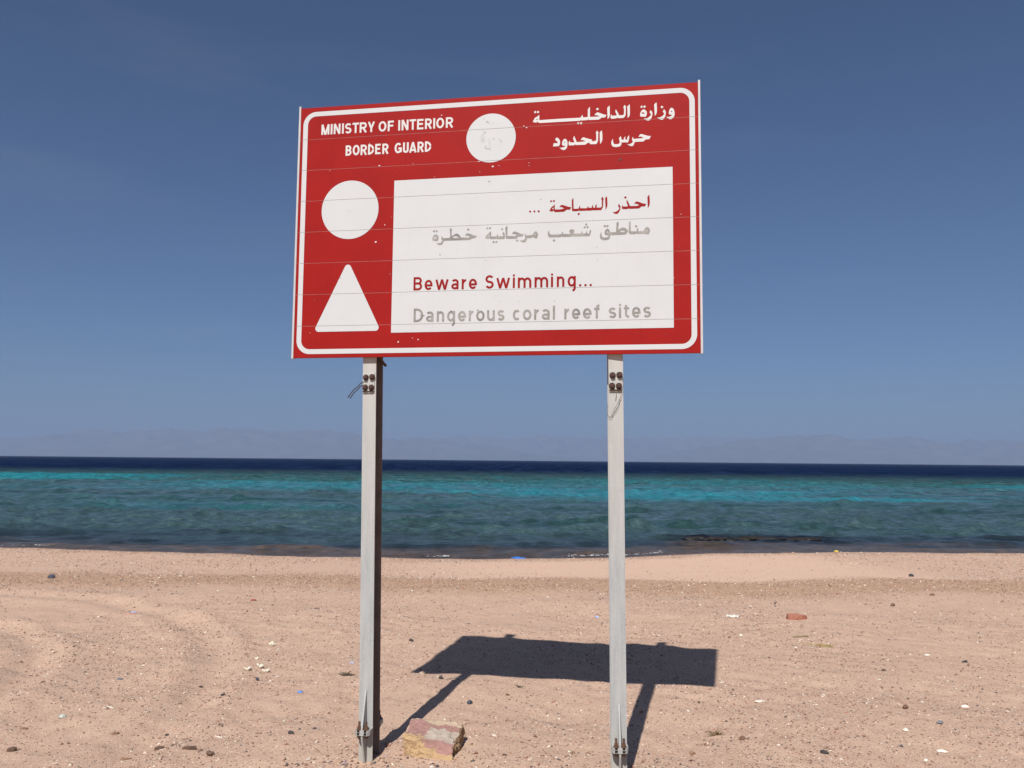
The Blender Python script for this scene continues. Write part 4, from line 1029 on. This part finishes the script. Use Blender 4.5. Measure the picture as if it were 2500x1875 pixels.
S = lambda x, y, s, m, sd, lab, **k: lumpy('stone', x, y, tuple(q * 0.74 for q in s), m, sd, lab, 'stone', 'loose stones on the sand', **k)
S(-1.59, 4.67, (0.032, 0.024, 0.024), BROWNS, 1.0, 'dark brown chunky stone at the bottom edge left of the left post')
S(-1.25, 5.02, (0.024, 0.017, 0.015), BLACKS, 2.0, 'black stone lying closest to the left side of the left post', rz=-0.4)
S(-2.19, 6.19, (0.022, 0.015, 0.012), BLACKS, 3.0, 'small black stone between the dead coral heap and the wheel ruts')
S(-1.93, 5.89, (0.024, 0.014, 0.012), BLACKS, 4.0, 'flat black stone in front of the dead coral heap', rz=0.4)
S(-2.01, 5.14, (0.018, 0.013, 0.011), BLACKS, 5.0, 'small black stone behind the long brown wood chip')
S(-1.82, 6.28, (0.020, 0.020, 0.020), BLUES, 6.0, 'rounded slate stone just in front of the dead coral heap')
S(-0.87, 7.66, (0.030, 0.024, 0.020), BLACKS, 7.0, 'round black stone above the left end of the board shadow')
S(-0.26, 5.79, (0.026, 0.024, 0.022), BLUES, 8.0, 'round blue grey stone below the middle of the board shadow')
S(-0.50, 6.36, (0.023, 0.019, 0.018), BLACKS, 9.0, 'black stone beside the shadow of the left post')
S(-0.01, 5.95, (0.019, 0.014, 0.012), BROWNS, 10.0, 'small dark brown stone under the middle of the board shadow')
S(-0.66, 6.58, (0.034, 0.024, 0.020), BEIGE, 11.0, 'beige stone at the pointed left tip of the board shadow')
S(4.33, 9.76, (0.040, 0.030, 0.028), BROWNS, 12.0, 'dark brown stone far right behind the brick fragment')
S(6.10, 13.08, (0.050, 0.040, 0.040), BLACKS, 13.0, 'black stone on the far right near the sea')
S(5.18, 10.57, (0.042, 0.030, 0.025), BROWNS, 14.0, 'brown stone on the far right in the darker sand')
S(2.58, 5.68, (0.027, 0.022, 0.022), BROWNS, 15.0, 'upright dark brown stone alone in the right foreground', sink=0.15)
S(1.74, 4.83, (0.034, 0.016, 0.017), BLACKS, 16.0, 'long black stone at the bottom edge right of the right post', rz=-0.5)
S(2.66, 5.39, (0.029, 0.022, 0.018), GREYS, 17.0, 'blue grey stone near the pale shells on the right')
S(3.69, 7.03, (0.034, 0.022, 0.016), BLACKS, 18.0, 'flat black stone at the right edge of the picture')
S(1.35, 5.05, (0.024, 0.018, 0.018), BROWNS, 19.0, 'reddish brown stone beside the dry twig tuft')
S(2.89, 6.71, (0.026, 0.018, 0.016), BROWNS, 20.0, 'brown stone in the open sand right of the board shadow')
S(1.02, 4.86, (0.025, 0.017, 0.014), WOOD2, 21.0, 'orange brown stone close to the foot of the right post')
S(-6.19, 11.62, (0.070, 0.045, 0.050), BLUES, 22.0, 'dark blue grey lump far left near the sea')
# brick fragment
def shard(name, x, y, outline, h, mat, label, cat, rz=0.0, seed=1.0, tilt=0.1, group=None):
    bm = bmesh.new(); n = len(outline)
    a = [bm.verts.new((px, py, -0.3 * h)) for px, py in outline]
    b = [bm.verts.new((px * 0.94, py * 0.92, h * (0.8 + 0.35 * mnoise.noise(Vector((px * 40, py * 40, seed)))))) for px, py in outline]
    bm.faces.new(a[::-1]); bm.faces.new(b)
    for i in range(n): bm.faces.new((a[i], a[(i + 1) % n], b[(i + 1) % n], b[i]))
    bmesh.ops.subdivide_edges(bm, edges=bm.edges[:], cuts=2, use_grid_fill=True)
    bmesh.ops.triangulate(bm, faces=[f for f in bm.faces if len(f.verts) > 4])
    for v in bm.verts:
        v.co += Vector((mnoise.noise(v.co * 60 + Vector((seed, 0, 0))), mnoise.noise(v.co * 60 + Vector((0, seed, 0))), mnoise.noise(v.co * 60 + Vector((0, 0, seed))))) * h * 0.14
    o = bm_link(name, bm, None, mat)
    o.location = (x, y, gz(x, y) + 0.1 * h); o.rotation_euler = (tilt, 0, rz)
    return tag(o, label, cat, group)
shard('brick_fragment', 2.94, 8.86, [(-0.10, -0.035), (-0.02, -0.052), (0.06, -0.045), (0.105, -0.02), (0.09, 0.02), (0.02, 0.045), (-0.09, 0.055)], 0.055, BRICK,
      'wedge shaped terracotta brick fragment in the sand on the right', 'brick', 0.0, 2.0, 0.22)

# driftwood chips
Wd = lambda x, y, l, w, h, m, rz, sd, lab: shard('wood_chip', x, y, [(-l / 2, -w * .3), (-l * .2, -w / 2), (l * .3, -w * .45), (l / 2, -w * .15), (l * .45, w * .35), (0, w / 2), (-l * .4, w * .4)], h, m, lab, 'driftwood', rz, sd, 0.08, 'wood chips on the sand')
Wd(-2.73, 4.82, 0.050, 0.030, 0.020, WOOD, 0.35, 3, 'short dark wood chip at the bottom left corner')
Wd(-1.93, 4.84, 0.052, 0.026, 0.016, WOOD, 0.3, 4, 'dark split wood chip pointing at its longer neighbour')
Wd(-1.74, 4.78, 0.078, 0.020, 0.016, WOOD, 0.12, 5, 'longest brown wood chip near the bottom left')
Wd(-2.07, 4.75, 0.062, 0.018, 0.010, WOOD2, 0.25, 6, 'thin flat wood chip at the bottom left')
Wd(-2.28, 5.07, 0.044, 0.018, 0.010, WOOD2, 0.7, 7, 'pale brown wood sliver tilted to the right, bottom left')
Wd(-2.86, 5.16, 0.046, 0.018, 0.010, WOOD2, 0.1, 8, 'reddish wood sliver close to the left edge')
Wd(-2.80, 6.26, 0.042, 0.020, 0.010, GREYS, 0.0, 9, 'greyish wood chip left of the white twig')

# sticks
def stick(name, x, y, l, r, mat, rz, label, cat, bend=0.1, seg=7):
    bm = bmesh.new(); pts = []
    for i in range(seg):
        u = i / (seg - 1) - 0.5
        px, py = u * l * math.cos(rz), u * l * math.sin(rz)
        pts.append((px - math.sin(rz) * bend * l * (0.25 - u * u), py + math.cos(rz) * bend * l * (0.25 - u * u), gz(x + px, y + py) + r * 0.7))
    tube(bm, pts, [r * (0.75 + 0.35 * math.sin(i * 1.9 + l * 40)) for i in range(seg)], 7)
    o = bm_link(name, bm, None, mat, True); o.location = (x, y, 0)
    return tag(o, label, cat)
stick('stick', 2.70, 8.03, 0.150, 0.010, OLIVE, 0.05, 'olive brown stick lying in front of the brick fragment', 'stick')
stick('twig', -2.52, 5.52, 0.060, 0.005, FOIL, -0.55, 'white bleached twig on the left', 'twig')
stick('twig', -1.67, 5.04, 0.048, 0.005, FOIL, -0.35, 'short pale twig behind the wood chips', 'twig')
stick('straw', -3.88, 8.81, 0.110, 0.006, PINKP, 0.05, 'thin pink plastic straw on the left', 'straw')

# dead coral: branching knobs from one root
def coral(x, y, s, seed, n, label):
    rr = random.Random(seed); bm = bmesh.new()
    for k in range(n):
        a = 2 * math.pi * k / n + rr.uniform(-.3, .3); up = rr.uniform(0.35, 1.1); d = Vector((math.cos(a), math.sin(a) * 0.7, up)).normalized()
        l = s * rr.uniform(0.75, 1.1)
        tube(bm, [Vector((0, 0, s * 0.1)), d * l * 0.45 + Vector((0, 0, s * .1)), d * l * 0.8 + Vector((rr.uniform(-.1, .1) * s, 0, s * .16)), d * l + Vector((0, 0, s * .2))], [s * .26, s * .24, s * .20, s * .11], 7)
    o = bm_link('dead_coral', bm, None, CORAL, True); o.location = (x, y, gz(x, y) - 0.004); o.rotation_euler = (0, 0, rr.random() * 6)
    return tag(o, label, 'coral', 'dead coral bits')
coral(-2.03, 7.40, 0.040, 1, 9, 'knobbly white dead coral lying alone, farthest of its kind')
coral(-2.00, 6.88, 0.022, 2, 5, 'tiny white coral bit just behind the coral heap')
coral(-1.96, 6.52, 0.034, 3, 6, 'left lump of the white dead coral heap')
coral(-1.90, 6.62, 0.036, 4, 6, 'rear lump of the white dead coral heap')
coral(-1.83, 6.53, 0.034, 5, 6, 'right lump of the white dead coral heap')

# shells and flat scraps: thin curved pieces
def scrap(name, x, y, lx, ly, curl, mat, rz, seed, label, cat, group=None, th=0.0025, crumple=0.0):
    n = 12; V = []
    for j in range(n):
        for i in range(n):
            u, v = i / (n - 1) * 2 - 1, j / (n - 1) * 2 - 1
            a, b = u * math.sqrt(1 - v * v / 2), v * math.sqrt(1 - u * u / 2)
            k = 1 + 0.22 * mnoise.noise(Vector((a * 2, b * 2, seed)))
            z = curl * (1 - 0.9 * (a * a + b * b)) + crumple * mnoise.noise(Vector((a * 3.1, b * 3.1, seed + 5))) + crumple * .5 * mnoise.noise(Vector((a * 8, b * 8, seed + 9)))
            V.append((a * lx * k, b * ly * k, z))
    bm = bmesh.new()
    t = [bm.verts.new((p[0], p[1], p[2] + th)) for p in V]; b = [bm.verts.new(p) for p in V]
    for j in range(n - 1):
        for i in range(n - 1):
            q = [j * n + i, j * n + i + 1, (j + 1) * n + i + 1, (j + 1) * n + i]
            bm.faces.new([t[k] for k in q]); bm.faces.new([b[k] for k in q[::-1]])
    rim = [i for i in range(n)] + [j * n + n - 1 for j in range(1, n)] + [(n - 1) * n + i for i in range(n - 2, -1, -1)] + [j * n for j in range(n - 2, 0, -1)]
    for k in range(len(rim)):
        p, q = rim[k], rim[(k + 1) % len(rim)]
        bm.faces.new((b[p], b[q], t[q], t[p]))
    o = bm_link(name, bm, None, mat, True)
    o.location = (x, y, gz(x, y) + 0.001 + crumple * .3); o.rotation_euler = (0.06, 0.04, rz)
    return tag(o, label, cat, group)
G_SH = 'pale shells on the right'
scrap('shell', 2.39, 5.26, 0.019, 0.016, 0.012, SHELL, 0.3, 1, 'round cream shell beside the blue grey stone', 'shell', G_SH)
scrap('shell', 2.46, 4.97, 0.031, 0.012, 0.012, SHELL, -0.35, 2, 'long white shell nearest the lower right corner', 'shell', G_SH)
scrap('shell', 3.04, 5.81, 0.031, 0.016, 0.014, SHELL, 0.1, 3, 'white shell close to the right edge', 'shell', G_SH)
scrap('shell', 2.14, 8.01, 0.017, 0.016, 0.014, SHELL, 0.0, 4, 'small white shell left of the olive stick', 'shell', G_SH)
scrap('shell', 2.30, 4.83, 0.016, 0.010, 0.010, SHELL, 0.6, 5, 'small cream shell at the bottom edge on the right', 'shell', G_SH)
scrap('shell', 3.50, 7.26, 0.033, 0.011, 0.010, SHELL, 0.2, 6, 'thin pale shell sliver far right behind the other shells', 'shell', G_SH)
scrap('shell', -2.75, 5.38, 0.025, 0.020, 0.016, simple_mat('mottled_shell', (0.60, 0.60, 0.52), (0.22, 0.24, 0.20), 90, 0.5), 0.2, 7, 'mottled grey green shell near the left edge', 'shell')
scrap('paper_scrap', 2.31, 8.94, 0.075, 0.040, 0.010, FOIL, 0.2, 8, 'crumpled white paper scrap left of the brick fragment', 'paper', crumple=0.014)
scrap('paper_scrap', 1.69, 5.87, 0.040, 0.020, 0.004, SHELL, 0.5, 9, 'torn cream paper scrap right of the right post', 'paper', crumple=0.006)
scrap('plastic_scrap', -1.43, 5.96, 0.020, 0.017, 0.008, BLUEP, 0.4, 10, 'bright blue plastic bit left of the left post', 'plastic')
scrap('plastic_scrap', -1.24, 6.84, 0.020, 0.013, 0.005, PBLUE, 0.2, 11, 'faded lilac plastic bit close to the left post', 'plastic')
scrap('plastic_scrap', 0.91, 9.01, 0.022, 0.026, 0.012, PBLUE, 0.2, 12, 'pale blue plastic bit just left of the right post', 'plastic', crumple=0.006)
scrap('plastic_scrap', -3.97, 9.11, 0.034, 0.018, 0.006, PBLUE, 0.4, 13, 'faded blue plastic bit behind the pink straw', 'plastic')
scrap('plastic_scrap', -2.90, 9.75, 0.034, 0.026, 0.012, REDP, 0.4, 14, 'dull red plastic bit on the far left sand', 'plastic')
scrap('plastic_bag', 0.17, float(shore(0.17)) - 0.02, 0.15, 0.10, 0.012, BAGB, 0.05, 15, 'bright blue plastic bag washed up at the waterline', 'bag', crumple=0.022)
scrap('plastic_scrap', 7.54, float(shore(7.54)) - 0.10, 0.060, 0.040, 0.03, YELP, 0.3, 16, 'yellow plastic bit at the waterline on the right', 'plastic', crumple=0.02)

# tufts of dry weed and twigs
def tuft(x, y, s, n, mat, seed, label, flat=0.4, r=0.0022):
    rr = random.Random(seed); bm = bmesh.new()
    for _ in range(n):
        a = rr.uniform(0, 2 * math.pi); l = s * rr.uniform(0.5, 1.2); o = Vector((rr.uniform(-.35, .35) * s, rr.uniform(-.25, .25) * s, 0.002))
        d = Vector((math.cos(a), math.sin(a) * .6, rr.uniform(0, flat)))
        k = Vector((rr.uniform(-.3, .3), rr.uniform(-.3, .3), rr.uniform(-.1, .2))) * l
        pts = [o + d * l * t - k * (t * t) for t in (0, .33, .66, 1)]
        for p in pts: p.z = max(p.z, 0.001)
        tube(bm, pts, [r * 1.3, r, r * .8, r * .4], 5)
    o = bm_link('dry_weed', bm, None, mat, True); o.location = (x, y, gz(x, y))
    return tag(o, label, 'dry weed')
tuft(-1.21, 6.41, 0.050, 26, DWEED, 1, 'dark clump of dried seaweed left of the left post', 0.5, 0.006)
tuft(1.22, 5.16, 0.050, 26, STRAW, 2, 'tangled dry twig tuft right of the right post', 0.8, 0.0022)
tuft(0.07, 6.14, 0.028, 10, DWEED, 3, 'small wisp of grey weed under the board shadow', 0.7, 0.003)
tuft(2.81, 7.70, 0.150, 34, GWEED, 4, 'low patch of yellowish dry weed on the right', 0.05, 0.004)

# exposed reef rock in the shallows on the right
def reef_rock(x, y, lx, ly, h, seed, label):
    bm = bmesh.new(); bmesh.ops.create_icosphere(bm, subdivisions=4, radius=1.0)
    for v in bm.verts:
        q = v.co * 2.2 + Vector((seed, seed, 0)); k = mnoise.fractal(q, 0.9, 2.1, 5)
        v.co = Vector((v.co.x * lx, v.co.y * ly, v.co.z * h)) * (1 + 0.38 * k)
    o = bm_link('reef_rock', bm, None, simple_mat('wet_reef', (0.026, 0.018, 0.012), (0.006, 0.006, 0.006), 3, 0.6, 0.02), True)
    o.location = (x, y, SEA_Z - 0.02)
    return tag(o, label, 'rock', 'reef rocks in the shallows')
reef_rock(5.60, 22.9, 0.42, 0.32, 0.085, 1.0, 'brown topped reef rock breaking the water right of the right post')
reef_rock(6.75, 23.2, 0.75, 0.40, 0.075, 2.0, 'long low black reef rock awash beside the brown topped one')
reef_rock(8.05, 23.1, 0.55, 0.34, 0.062, 3.0, 'low black reef rock awash farthest to the right')
reef_rock(5.00, 23.1, 0.36, 0.26, 0.062, 4.0, 'small black reef rock awash nearest the right post')
